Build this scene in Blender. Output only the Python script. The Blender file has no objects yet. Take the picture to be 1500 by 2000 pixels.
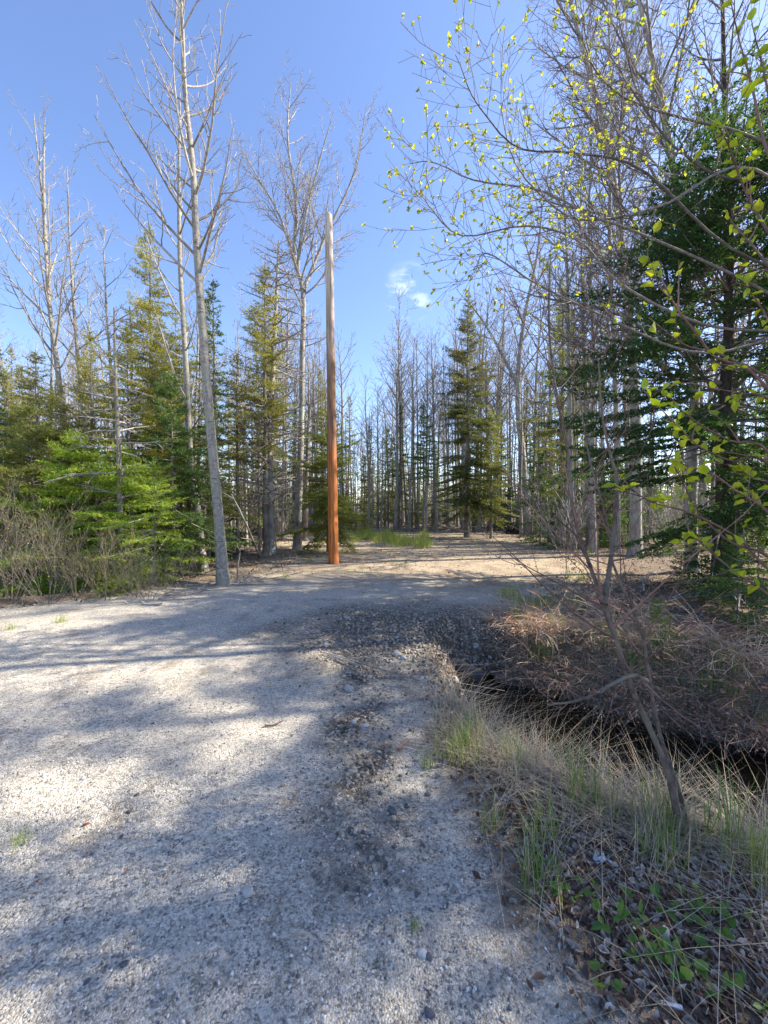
import bpy, math, random
import numpy as np
from mathutils import Vector, Matrix

# ------------------------------------------------------------------ camera, sky, sun, exposure
scene = bpy.context.scene
C = scene.collection
CAM_H, FPX, HZ = 1.6, 780.0, 985.0          # eye height, focal length and horizon row of a 1500 x 2000 frame
PITCH = math.atan((1000.0 - HZ) / FPX)
cam_d = bpy.data.cameras.new('camera')
cam = bpy.data.objects.new('camera', cam_d); C.objects.link(cam)
cam.location = (0, 0, CAM_H)
cam.rotation_euler = (math.pi / 2 - PITCH, 0, 0)
cam_d.sensor_fit = 'VERTICAL'; cam_d.sensor_height = 24.0
cam_d.lens = 24.0 * FPX / 2000.0
cam_d.clip_start = 0.05; cam_d.clip_end = 3000
scene.camera = cam

SUN_AZ, SUN_EL = math.radians(80), math.radians(41)     # azimuth clockwise from the view direction
SUN = Vector((math.cos(SUN_EL) * math.sin(SUN_AZ), math.cos(SUN_EL) * math.cos(SUN_AZ), math.sin(SUN_EL)))
world = bpy.data.worlds.new('World'); scene.world = world; world.use_nodes = True
wn, wl = world.node_tree.nodes, world.node_tree.links
wn.clear()
wo = wn.new('ShaderNodeOutputWorld'); bg = wn.new('ShaderNodeBackground'); sky = wn.new('ShaderNodeTexSky')
sky.sky_type = 'NISHITA'; sky.sun_disc = False
sky.sun_elevation = SUN_EL; sky.sun_rotation = SUN_AZ
sky.air_density = 1.0; sky.dust_density = 0.6; sky.ozone_density = 4.0; sky.altitude = 100
bg.inputs['Strength'].default_value = 0.125
# one small fair-weather cloud above the far wood: noise on the sky's own direction, kept within a few degrees
tc = wn.new('ShaderNodeTexCoord'); sep = wn.new('ShaderNodeSeparateXYZ')
wl.new(tc.outputs['Generated'], sep.inputs[0])
dv = wn.new('ShaderNodeVectorMath'); dv.operation = 'DIVIDE'
zz = wn.new('ShaderNodeMath'); zz.operation = 'MAXIMUM'; zz.inputs[1].default_value = 0.06
wl.new(sep.outputs['Z'], zz.inputs[0])
cmb = wn.new('ShaderNodeCombineXYZ')
for k in range(3): wl.new(zz.outputs[0], cmb.inputs[k])
wl.new(tc.outputs['Generated'], dv.inputs[0]); wl.new(cmb.outputs[0], dv.inputs[1])
cn = wn.new('ShaderNodeTexNoise'); cn.inputs['Scale'].default_value = 7.0; cn.inputs['Detail'].default_value = 7
cn.inputs['Roughness'].default_value = 0.58
wl.new(dv.outputs[0], cn.inputs['Vector'])
cr = wn.new('ShaderNodeMapRange'); cr.inputs[1].default_value = 0.50; cr.inputs[2].default_value = 0.74
cr.inputs[3].default_value = 0.0; cr.inputs[4].default_value = 0.45
wl.new(cn.outputs['Fac'], cr.inputs[0])
mx = wn.new('ShaderNodeMix'); mx.data_type = 'RGBA'
cdir = Vector((800 - 750, FPX, HZ - 575)).normalized()
dt = wn.new('ShaderNodeVectorMath'); dt.operation = 'DOT_PRODUCT'; dt.inputs[1].default_value = cdir[:]
wl.new(tc.outputs['Generated'], dt.inputs[0])
cm = wn.new('ShaderNodeMapRange'); cm.interpolation_type = 'SMOOTHSTEP'; cm.inputs[1].default_value = math.cos(math.radians(3.8)); cm.inputs[2].default_value = math.cos(math.radians(1.2))
wl.new(dt.outputs['Value'], cm.inputs[0])
cf = wn.new('ShaderNodeMath'); cf.operation = 'MULTIPLY'; wl.new(cr.outputs[0], cf.inputs[0]); wl.new(cm.outputs[0], cf.inputs[1])
tint = wn.new('ShaderNodeMix'); tint.data_type = 'RGBA'; tint.blend_type = 'MULTIPLY'; tint.inputs[0].default_value = 1.0
wl.new(sky.outputs[0], tint.inputs[6]); tint.inputs[7].default_value = (0.98, 0.93, 1.0, 1)
wl.new(cf.outputs[0], mx.inputs[0]); wl.new(tint.outputs[2], mx.inputs[6])
mx.inputs[7].default_value = (6.2, 6.6, 7.2, 1)
wl.new(mx.outputs[2], bg.inputs['Color']); wl.new(bg.outputs[0], wo.inputs['Surface'])

sun_d = bpy.data.lights.new('sun', 'SUN'); sun_d.energy = 5.0; sun_d.angle = math.radians(0.55); sun_d.color = (1.0, 0.91, 0.76)
sun = bpy.data.objects.new('sun', sun_d); C.objects.link(sun)
sun.rotation_euler = SUN.to_track_quat('Z', 'Y').to_euler()
sun.location = (20, 5, 30)

vs = scene.view_settings
vs.view_transform = 'Standard'; vs.look = 'None'; vs.gamma = 1.0; vs.use_curve_mapping = False
vs.exposure = 1.45
scene.cycles.max_bounces = 8; scene.cycles.transparent_max_bounces = 8

# ------------------------------------------------------------------ helpers
rng = np.random.default_rng(11)
rnd = random.Random(5)
CP, SP = math.cos(PITCH), math.sin(PITCH)

def P(px, py, d):
    """world point at distance d ahead (along y) seen at photo position px, py"""
    a, b = (px - 750.0) / FPX, -(py - 1000.0) / FPX
    dy, dz = CP + b * SP, -SP + b * CP
    s = d / dy
    return Vector((a * s, d, CAM_H + dz * s))

def sstep(a, b, x):
    t = np.clip((x - a) / (b - a), 0, 1)
    return t * t * (3 - 2 * t)

DITCH = np.array([(1.15, 4.92), (1.62, 4.25), (2.3, 3.62), (2.95, 3.22), (4.6, 2.2), (8.0, 0.2), (16.0, -5.0)])

def ditch_dist(x, y):
    """distance to the ditch line and which side (-1 the road's, +1 the wood's)"""
    best = np.full(np.shape(x), 1e9); side = np.zeros(np.shape(x)); along = np.zeros(np.shape(x)); s0 = 0
    for (ax, ay), (bx, by) in zip(DITCH[:-1], DITCH[1:]):
        ux, uy = bx - ax, by - ay; L2 = ux * ux + uy * uy
        t = np.clip(((x - ax) * ux + (y - ay) * uy) / L2, 0, 1)
        dx, dy = x - ax - t * ux, y - ay - t * uy
        d = np.sqrt(dx * dx + dy * dy); m = d < best
        best = np.where(m, d, best); side = np.where(m, np.sign(ux * dy - uy * dx), side)
        along = np.where(m, s0 + t * math.sqrt(L2), along); s0 += math.sqrt(L2)
    return best, side, along

def wob(x, y, f, k=0.0):
    return (np.sin(x * f + 1.3 + k) * np.cos(y * f * 1.13 - 0.7 + k) + 0.6 * np.sin(x * f * 2.1 - y * f * 1.7 + k * 2)
            + 0.4 * np.cos(x * f * 3.7 + y * f * 4.3 - k)) / 2.0

L_Y = [-40, 3.5, 6.1, 7.0, 8.2, 10.5, 14, 20, 24, 30, 400]
L_X = [-60, -16, -5.9, -4.6, -3.2, -2.6, -3.2, -5.5, -3, 0, 0]
R_Y = [-40, 0.6, 1.25, 1.75, 2.7, 3.6, 4.6, 5.4, 6.4, 9.0, 14, 20, 24, 400]
R_X = [3.0, 0.75, 0.58, 0.50, 0.32, 0.42, 0.62, 1.25, 2.2, 4.4, 6.2, 7.5, 6, 0]

def road_margin(x, y):
    """metres inside (+) or outside (-) the graded gravel"""
    l = np.interp(y, L_Y, L_X); r = np.interp(y, R_Y, R_X)
    return np.minimum(np.minimum(x - l, r - x), (23.5 - y) * 0.8)

def Hf(x, y):
    x = np.asarray(x, float); y = np.asarray(y, float)
    d, s, al = ditch_dist(x, y)
    w = np.where(s < 0, 0.72 + 1.2 * sstep(0.0, 1.3, al), 0.72 + 0.65 * sstep(0.0, 0.6, al))
    w = np.where(al < 0.02, 0.72, w)
    prof = 1 - sstep(0.28, 1.0, d / w)
    m = road_margin(x, y)
    far = sstep(14, 30, np.hypot(x, y))
    z = 0.012 * wob(x, y, 1.3) + 0.006 * wob(x, y, 4.1, 2.0)
    z = z + (1 - sstep(-1.2, 0.1, m)) * (0.05 * wob(x, y, 0.9, 4) + 0.03 * wob(x, y, 3.3, 1) - 0.03)
    z = z + far * (0.12 * wob(x, y, 0.21, 3))
    z = z - 0.92 * prof + prof * (0.05 * wob(x, y, 5, 3))
    # a low bank of pushed-up soil along the road's far side
    z = z + 0.10 * np.exp(-((m + 0.5) / 0.35) ** 2) * sstep(-2.0, -3.2, x) * (1 - sstep(9, 12, y))
    return z

def H(x, y): return float(Hf(np.array([x]), np.array([y]))[0])

_DS = np.geomspace(0.6, 90.0, 1500)
def G(px, py):
    """the ground point seen at photo position px, py"""
    a, b = (px - 750.0) / FPX, -(py - 1000.0) / FPX
    dy, dz = CP + b * SP, -SP + b * CP
    s_ = _DS / dy
    below = CAM_H + dz * s_ < Hf(a * s_, _DS)
    q = P(px, py, _DS[np.argmax(below)] if below.any() else 80.0)
    q.z = H(q.x, q.y)
    return q

def resample(pts, n):
    pts = [Vector(p) for p in pts]
    A = np.array([p[:] for p in pts]); k = len(A)
    # Catmull-Rom through the given points
    ext = np.vstack([2 * A[0] - A[1], A, 2 * A[-1] - A[-2]])
    out = []
    for u in np.linspace(0, k - 1 - 1e-6, n):
        i = int(u); t = u - i
        p0, p1, p2, p3 = ext[i], ext[i + 1], ext[i + 2], ext[i + 3]
        out.append(0.5 * (2 * p1 + (p2 - p0) * t + (2 * p0 - 5 * p1 + 4 * p2 - p3) * t * t + (3 * p1 - p0 - 3 * p2 + p3) * t ** 3))
    return np.array(out)

def mesh(name, V, polys, mat, col=None, smooth=True):
    """one mesh from vertices and a list of (n, k) face arrays, optionally with a colour per vertex"""
    me = bpy.data.meshes.new(name)
    V = np.asarray(V, np.float32)
    me.vertices.add(len(V)); me.vertices.foreach_set('co', V.ravel())
    polys = [np.asarray(p, np.int32) for p in polys if len(p)]
    loops = np.concatenate([p.ravel() for p in polys]); tot = np.concatenate([np.full(len(p), p.shape[1], np.int32) for p in polys])
    start = np.concatenate([[0], np.cumsum(tot)[:-1]]).astype(np.int32)
    me.loops.add(len(loops)); me.loops.foreach_set('vertex_index', loops)
    me.polygons.add(len(tot)); me.polygons.foreach_set('loop_start', start)
    me.polygons.foreach_set('use_smooth', np.full(len(tot), smooth, bool))
    me.update(calc_edges=True)
    if col is not None:
        col = np.asarray(col, np.float32)
        if col.shape[1] == 3: col = np.hstack([col, np.ones((len(col), 1), np.float32)])
        a = me.color_attributes.new('Col', 'FLOAT_COLOR', 'POINT'); a.data.foreach_set('color', col.ravel())
    me.materials.append(mat)
    return me

def obj(name, me, parent=None, loc=(0, 0, 0)):
    o = bpy.data.objects.new(name, me); C.objects.link(o); o.location = loc
    if parent: o.parent = parent
    return o

def tag(o, label, cat, group=None, kind=None):
    o['label'] = label; o['category'] = cat
    if group: o['group'] = group
    if kind: o['kind'] = kind
    return o

def thing(name, label, cat, loc, group=None, rz=0, sc=1.0):
    o = bpy.data.objects.new(name, None); C.objects.link(o)
    o.empty_display_size = 0.2
    o.location = loc; o.rotation_euler = (0, 0, rz); o.scale = (sc, sc, sc)
    return tag(o, label, cat, group)

def dup(root, loc, rz, sc, label=None, group=None, tilt=(0, 0)):
    r = root.copy(); C.objects.link(r); r.location = loc; r.rotation_euler = (tilt[0], tilt[1], rz); r.scale = (sc, sc, sc) if not isinstance(sc, tuple) else sc
    if label: r['label'] = label
    if group: r['group'] = group
    for ch in list(root.children):
        c = ch.copy(); C.objects.link(c); c.parent = r
        for g in ch.children:
            d = g.copy(); C.objects.link(d); d.parent = c
    return r

class Geo:
    def __init__(s): s.V = []; s.Q = []; s.T = []; s.C = []; s.n = 0
    def add(s, V, Q=None, T=None, col=None):
        if len(V) == 0: return
        s.V.append(V)
        if Q is not None: s.Q.append(np.asarray(Q) + s.n)
        if T is not None: s.T.append(np.asarray(T) + s.n)
        s.C.append(np.broadcast_to(np.asarray((1, 1, 1) if col is None else col, float), (len(V), 3)))
        s.n += len(V)
    def mesh(s, name, mat, origin=(0, 0, 0), smooth=True):
        V = np.vstack(s.V) - np.array(origin)[None]
        polys = []
        if s.Q: polys.append(np.vstack(s.Q))
        if s.T: polys.append(np.vstack(s.T))
        return mesh(name, V, polys, mat, np.vstack(s.C), smooth)

def tubes(g, paths, sides, col=None):
    """paths: list of (points, radii); tubes of the same point count are made together"""
    by = {}
    for p, r in paths: by.setdefault(len(p), []).append((p, r))
    for n, L in by.items():
        A = np.array([[tuple(q) for q in p] for p, r in L], float); R = np.array([r for p, r in L], float)
        B = len(A)
        T = np.gradient(A, axis=1); T /= np.linalg.norm(T, axis=2, keepdims=True) + 1e-9
        mean = T.mean(1)
        ref = np.where(np.abs(mean[:, 2:3]) > 0.75, np.array([[1.0, 0.2, 0]]), np.array([[0, 0, 1.0]]))[:, None, :]
        U = np.cross(T, np.broadcast_to(ref, T.shape)); U /= np.linalg.norm(U, axis=2, keepdims=True) + 1e-9
        W = np.cross(T, U)
        a = np.arange(sides) * 2 * np.pi / sides
        ring = U[:, :, None, :] * np.cos(a)[None, None, :, None] + W[:, :, None, :] * np.sin(a)[None, None, :, None]
        V = A[:, :, None, :] + ring * R[:, :, None, None]
        i = np.arange(n - 1)[:, None]; j = np.arange(sides)[None]
        q = np.stack([i * sides + j, i * sides + (j + 1) % sides, (i + 1) * sides + (j + 1) % sides, (i + 1) * sides + j], -1).reshape(-1, 4)
        Q = (q[None] + (np.arange(B) * n * sides)[:, None, None]).reshape(-1, 4)
        c = None
        if col is not None:
            c = np.repeat(np.asarray(col, float)[None], B, 0) * (0.6 + 0.8 * rng.random((B, 1)))
            c = np.repeat(c, n * sides, 0)
        g.add(V.reshape(-1, 3), Q=Q, col=c)

def scatter(g, tv, tf, pos, M, col):
    """template verts/faces repeated with a 3x3 matrix and position each; col (n,3)"""
    n, k = len(pos), len(tv)
    V = np.einsum('nij,kj->nki', M, tv) + pos[:, None, :]
    F = (tf[None] + (np.arange(n) * k)[:, None, None]).reshape(-1, tf.shape[1])
    c = np.repeat(col, k, 0)
    if tf.shape[1] == 3: g.add(V.reshape(-1, 3), T=F, col=c)
    else: g.add(V.reshape(-1, 3), Q=F, col=c)

def rot_mats(n, tilt=1.0, full=False):
    """random rotations: about z, with a limited tilt unless full"""
    a = rng.random(n) * 2 * np.pi
    b = (rng.random(n) * np.pi * 2) if full else rng.normal(0, tilt, n)
    c = (rng.random(n) * np.pi * 2) if full else rng.normal(0, tilt, n)
    ca, sa, cb, sb, cc, sc_ = np.cos(a), np.sin(a), np.cos(b), np.sin(b), np.cos(c), np.sin(c)
    Z = np.zeros(n); O = np.ones(n)
    Rz = np.stack([ca, -sa, Z, sa, ca, Z, Z, Z, O], 1).reshape(n, 3, 3)
    Rx = np.stack([O, Z, Z, Z, cb, -sb, Z, sb, cb], 1).reshape(n, 3, 3)
    Ry = np.stack([cc, Z, sc_, Z, O, Z, -sc_, Z, cc], 1).reshape(n, 3, 3)
    return Rz @ Rx @ Ry

def needles(g, segs, spacing, nl, nw, col, flat=0.35, fwd=0.55, var=0.35):
    """fine blade-like needles set all round the given twig segments"""
    A = np.array([tuple(a) for a, b in segs]); B = np.array([tuple(b) for a, b in segs])
    L = np.linalg.norm(B - A, axis=1)
    n = np.maximum(2, (L / spacing).astype(int))
    i = np.repeat(np.arange(len(A)), n); N = len(i)
    t = rng.random(N)[:, None]
    ax = (B - A)[i] / (L[i][:, None] + 1e-9)
    p = A[i] + (B - A)[i] * t
    r = np.cross(ax, rng.normal(size=(N, 3))); r[:, 2] *= 1 - flat; r[:, 2] += 0.12
    r /= np.linalg.norm(r, axis=1, keepdims=True) + 1e-9
    d = ax * fwd + r * 0.85; d /= np.linalg.norm(d, axis=1, keepdims=True)
    w = np.cross(d, rng.normal(size=(N, 3))); w /= np.linalg.norm(w, axis=1, keepdims=True) + 1e-9
    ln = nl * (0.6 + 0.7 * rng.random((N, 1)))
    V = np.stack([p - w * nw, p + w * nw, p + d * ln], 1).reshape(-1, 3)
    segc = (1 - var / 2 + var * rng.random((len(A), 1)))[i] * (0.85 + 0.3 * rng.random((N, 1)))
    hue = rng.normal(0, 0.06, (len(A), 1))[i]
    c = np.asarray(col)[None] * segc * np.hstack([1 + hue, np.ones((N, 1)), 1 - hue])
    g.add(V, T=np.arange(3 * N).reshape(-1, 3), col=np.repeat(c, 3, 0))

# ------------------------------------------------------------------ materials
def mat_base(name):
    m = bpy.data.materials.new(name); m.use_nodes = True
    n, l = m.node_tree.nodes, m.node_tree.links
    return m, n, l, n['Principled BSDF']

def ramp(n, stops):
    r = n.new('ShaderNodeValToRGB'); e = r.color_ramp.elements
    while len(e) < len(stops): e.new(0.5)
    for k, (p, c) in enumerate(stops): e[k].position = p; e[k].color = (*c, 1)
    return r

def mixc(n, l, fac, a, b, mode='MIX'):
    m = n.new('ShaderNodeMix'); m.data_type = 'RGBA'; m.blend_type = mode
    for s, v in ((0, fac), (6, a), (7, b)):
        if hasattr(v, 'is_linked'): l.new(v, m.inputs[s])
        elif isinstance(v, (int, float)): m.inputs[s].default_value = v
        else: m.inputs[s].default_value = (*v, 1)
    return m.outputs[2]

def noise(n, l, vec, scale, detail=4, rough=0.55):
    t = n.new('ShaderNodeTexNoise'); t.inputs['Scale'].default_value = scale; t.inputs['Detail'].default_value = detail
    t.inputs['Roughness'].default_value = rough
    if vec is not None: l.new(vec, t.inputs['Vector'])
    return t.outputs['Fac']

def mapping(n, l, scale, out='Object'):
    tcn = n.new('ShaderNodeTexCoord'); mp = n.new('ShaderNodeMapping'); mp.inputs['Scale'].default_value = scale
    l.new(tcn.outputs[out], mp.inputs[0]); return mp.outputs[0]

def bump(n, l, b, height, strength, dist):
    bm = n.new('ShaderNodeBump'); bm.inputs['Strength'].default_value = strength; bm.inputs['Distance'].default_value = dist
    l.new(height, bm.inputs['Height']); l.new(bm.outputs[0], b.inputs['Normal'])

def maprange(n, l, v, a, b, c=0.0, d=1.0):
    m = n.new('ShaderNodeMapRange'); m.inputs[1].default_value = a; m.inputs[2].default_value = b
    m.inputs[3].default_value = c; m.inputs[4].default_value = d
    l.new(v, m.inputs[0]); return m.outputs[0]

def bark(name, dark, light, scale=9, zs=0.35, marks=0.0, bumpd=0.01, lichen=None):
    m, n, l, b = mat_base(name)
    v = mapping(n, l, (1, 1, zs)); f = noise(n, l, v, scale, 6, 0.65)
    r = ramp(n, [(0.32, dark), (0.66, light)]); l.new(f, r.inputs[0]); c = r.outputs[0]
    big = noise(n, l, mapping(n, l, (1, 1, 0.8)), 2.3, 4)
    if lichen: c = mixc(n, l, maprange(n, l, big, 0.5, 0.62), c, lichen)
    if marks:
        hm = noise(n, l, mapping(n, l, (1.2, 1.2, 9)), 5, 2)
        c = mixc(n, l, maprange(n, l, hm, 0.62, 0.70, 0, marks), c, (dark[0] * 0.35, dark[1] * 0.33, dark[2] * 0.3))
    at = n.new('ShaderNodeAttribute'); at.attribute_name = 'Col'
    c = mixc(n, l, 1.0, c, at.outputs['Color'], 'MULTIPLY')
    l.new(c, b.inputs['Base Color']); b.inputs['Roughness'].default_value = 0.9; b.inputs['Specular IOR Level'].default_value = 0.25
    bump(n, l, b, f, 0.8, bumpd)
    return m

def twig(name, col):
    m, n, l, b = mat_base(name)
    f = noise(n, l, mapping(n, l, (1, 1, 1)), 14, 3)
    r = ramp(n, [(0.3, tuple(c * 0.6 for c in col)), (0.7, tuple(min(1, c * 1.35) for c in col))]); l.new(f, r.inputs[0])
    at = n.new('ShaderNodeAttribute'); at.attribute_name = 'Col'
    l.new(mixc(n, l, 1.0, r.outputs[0], at.outputs['Color'], 'MULTIPLY'), b.inputs['Base Color'])
    b.inputs['Roughness'].default_value = 0.75; b.inputs['Specular IOR Level'].default_value = 0.3
    return m

def leafy(name, trans=0.35, rough=0.55, tint=(1, 1, 1), tcol=(1.3, 1.25, 0.5)):
    """thin plant tissue: colour from the mesh's own per-leaf colour, some light passing through"""
    m, n, l, b = mat_base(name)
    at = n.new('ShaderNodeAttribute'); at.attribute_name = 'Col'
    f = noise(n, l, mapping(n, l, (1, 1, 1)), 1.7, 3)
    c = mixc(n, l, 1.0, at.outputs['Color'], mixc(n, l, f, tuple(0.75 * t for t in tint), tuple(1.2 * t for t in tint)), 'MULTIPLY')
    l.new(c, b.inputs['Base Color']); b.inputs['Roughness'].default_value = rough; b.inputs['Specular IOR Level'].default_value = 0.3
    if trans:
        tr = n.new('ShaderNodeBsdfTranslucent'); l.new(mixc(n, l, 1.0, c, tcol, 'MULTIPLY'), tr.inputs['Color'])
        ms = n.new('ShaderNodeMixShader'); ms.inputs[0].default_value = trans
        l.new(b.outputs[0], ms.inputs[1]); l.new(tr.outputs[0], ms.inputs[2]); l.new(ms.outputs[0], n['Material Output'].inputs['Surface'])
    return m

M_POPLAR = bark('poplar_bark', (0.13, 0.118, 0.10), (0.38, 0.355, 0.31), 22, 0.6, 0.85, 0.010, (0.25, 0.255, 0.205))
M_GREY = bark('grey_bark', (0.12, 0.11, 0.10), (0.40, 0.37, 0.33), 18, 0.3, 0.4, 0.01, (0.34, 0.36, 0.31))
M_BROWN = bark('brown_bark', (0.075, 0.06, 0.05), (0.27, 0.23, 0.19), 20, 0.3, 0.0, 0.012, (0.26, 0.27, 0.22))
M_DARK = bark('spruce_bark', (0.022, 0.017, 0.015), (0.085, 0.068, 0.058), 22, 0.5, 0.0, 0.012)
M_ALDER = bark('alder_bark', (0.06, 0.045, 0.038), (0.17, 0.13, 0.105), 30, 0.7, 0.5, 0.003, (0.16, 0.15, 0.115))
M_TWIG = twig('twig_grey', (0.30, 0.275, 0.245))
M_TWIGP = twig('twig_pale', (0.28, 0.255, 0.22))
M_TWIGR = twig('twig_red', (0.16, 0.095, 0.08))
M_TWIGD = twig('twig_dark', (0.17, 0.15, 0.135))  # darker copy of the grey twig, backlit shade put into the colour
M_CANE = twig('bramble_cane', (0.55, 0.40, 0.28))
M_CANER = twig('bramble_cane_red', (0.46, 0.26, 0.17))
M_NEEDLE = leafy('needles', 0.5, 0.5)
M_LEAF = leafy('young_leaf', 0.5, 0.45)
M_GRASS = leafy('grass_blade', 0.35, 0.5)
M_STRAW = leafy('dry_grass', 0.25, 0.7, tcol=(1.1, 1.0, 0.8))
M_LITTER = leafy('leaf_litter', 0.1, 0.75, tcol=(1.1, 0.9, 0.7))

def stone_mat(name, ca, cb, sc=40):
    m, n, l, b = mat_base(name)
    v = mapping(n, l, (1, 1, 1)); f = noise(n, l, v, sc, 6, 0.7)
    r = ramp(n, [(0.3, ca), (0.7, cb)]); l.new(f, r.inputs[0])
    at = n.new('ShaderNodeAttribute'); at.attribute_name = 'Col'
    l.new(mixc(n, l, 1.0, r.outputs[0], at.outputs['Color'], 'MULTIPLY'), b.inputs['Base Color'])
    b.inputs['Roughness'].default_value = 0.85; bump(n, l, b, f, 0.5, 0.004)
    return m
M_STONE = stone_mat('stone', (0.20, 0.20, 0.19), (0.42, 0.41, 0.39))
M_STONED = stone_mat('dark_stone', (0.045, 0.05, 0.06), (0.12, 0.125, 0.14))
M_STONEW = stone_mat('pale_stone', (0.27, 0.28, 0.28), (0.48, 0.48, 0.45))
M_PEBBLE = stone_mat('pebble', (0.75, 0.75, 0.75), (1.1, 1.1, 1.1), 60)

def ground_mat():
    m, n, l, b = mat_base('ground_soil')
    at = n.new('ShaderNodeAttribute'); at.attribute_name = 'Col'
    sp = n.new('ShaderNodeSeparateColor'); l.new(at.outputs['Color'], sp.inputs[0])
    v = mapping(n, l, (1, 1, 1))
    big = noise(n, l, v, 0.9, 5, 0.6); mid = noise(n, l, v, 6, 5, 0.65); fine = noise(n, l, v, 70, 4, 0.7)
    vo = n.new('ShaderNodeTexVoronoi'); vo.inputs['Scale'].default_value = 115; l.new(v, vo.inputs['Vector'])
    vo2 = n.new('ShaderNodeTexVoronoi'); vo2.inputs['Scale'].default_value = 42; l.new(v, vo2.inputs['Vector'])
    s1 = n.new('ShaderNodeSeparateColor'); l.new(vo.outputs['Color'], s1.inputs[0])
    s2 = n.new('ShaderNodeSeparateColor'); l.new(vo2.outputs['Color'], s2.inputs[0])
    gr = ramp(n, [(0.0, (0.055, 0.05, 0.045)), (0.25, (0.28, 0.255, 0.215)), (0.55, (0.60, 0.54, 0.445)), (1.0, (0.88, 0.81, 0.69))])
    l.new(s1.outputs[0], gr.inputs[0])
    gr2 = ramp(n, [(0.0, (0.13, 0.125, 0.12)), (0.5, (0.53, 0.48, 0.40)), (1.0, (0.78, 0.72, 0.62))]); l.new(s2.outputs[0], gr2.inputs[0])
    gravel = mixc(n, l, 0.35, gr.outputs[0], gr2.outputs[0])
    sand = mixc(n, l, maprange(n, l, mid, 0.45, 0.66, 0.0, 0.4), gravel, (0.62, 0.555, 0.45))
    gravel = mixc(n, l, maprange(n, l, big, 0.35, 0.7, 0.0, 0.35), sand, (0.38, 0.35, 0.30))
    deb = noise(n, l, mapping(n, l, (1.0, 0.55, 1)), 3.1, 7, 0.7)
    gravel = mixc(n, l, maprange(n, l, deb, 0.54, 0.68, 0.0, 0.7), gravel, (0.19, 0.15, 0.115))
    # soil with needles and dead leaves
    lt = ramp(n, [(0.25, (0.055, 0.042, 0.032)), (0.5, (0.17, 0.13, 0.095)), (0.75, (0.32, 0.255, 0.19))]); l.new(fine, lt.inputs[0])
    soil = mixc(n, l, maprange(n, l, mid, 0.35, 0.65, 0.0, 0.6), lt.outputs[0], (0.22, 0.165, 0.12))
    # straw-strewn, packed clearing
    tn = ramp(n, [(0.25, (0.20, 0.15, 0.10)), (0.5, (0.43, 0.345, 0.235)), (0.8, (0.60, 0.50, 0.36))]); l.new(noise(n, l, mapping(n, l, (1, 2.2, 1)), 24, 6, 0.7), tn.inputs[0])
    tan = mixc(n, l, maprange(n, l, noise(n, l, v, 1.6, 5), 0.46, 0.62, 0.0, 0.8), tn.outputs[0], (0.235, 0.16, 0.105))
    tan = mixc(n, l, maprange(n, l, noise(n, l, mapping(n, l, (1, 0.8, 1)), 7.5, 6, 0.7), 0.50, 0.64, 0.0, 0.75), tan, (0.15, 0.11, 0.08))
    tan = mixc(n, l, maprange(n, l, noise(n, l, v, 0.7, 3), 0.55, 0.70, 0.0, 0.45), tan, (0.30, 0.31, 0.12))
    # wet dark stony fill round the culvert
    dk = ramp(n, [(0.0, (0.035, 0.027, 0.02)), (0.5, (0.11, 0.088, 0.066)), (0.82, (0.26, 0.225, 0.18)), (1.0, (0.52, 0.48, 0.41))]); l.new(s2.outputs[1], dk.inputs[0])
    c = mixc(n, l, sp.outputs[0], soil, gravel)
    c = mixc(n, l, sp.outputs[1], c, tan)
    c = mixc(n, l, sp.outputs[2], c, dk.outputs[0])
    l.new(c, b.inputs['Base Color']); b.inputs['Roughness'].default_value = 0.95; b.inputs['Specular IOR Level'].default_value = 0.2
    hm = n.new('ShaderNodeMath'); hm.operation = 'MULTIPLY_ADD'; hm.inputs[1].default_value = -0.6
    l.new(vo.outputs['Distance'], hm.inputs[0]); l.new(fine, hm.inputs[2])
    bump(n, l, b, hm.outputs[0], 1.0, 0.016)
    return m
M_GROUND = ground_mat()

def water_mat():
    m, n, l, b = mat_base('ditch_water')
    b.inputs['Base Color'].default_value = (0.006, 0.0045, 0.003, 1); b.inputs['Roughness'].default_value = 0.04
    f = noise(n, l, mapping(n, l, (1, 1, 1)), 9, 3); bump(n, l, b, f, 0.12, 0.01)
    return m
M_WATER = water_mat()

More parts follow.
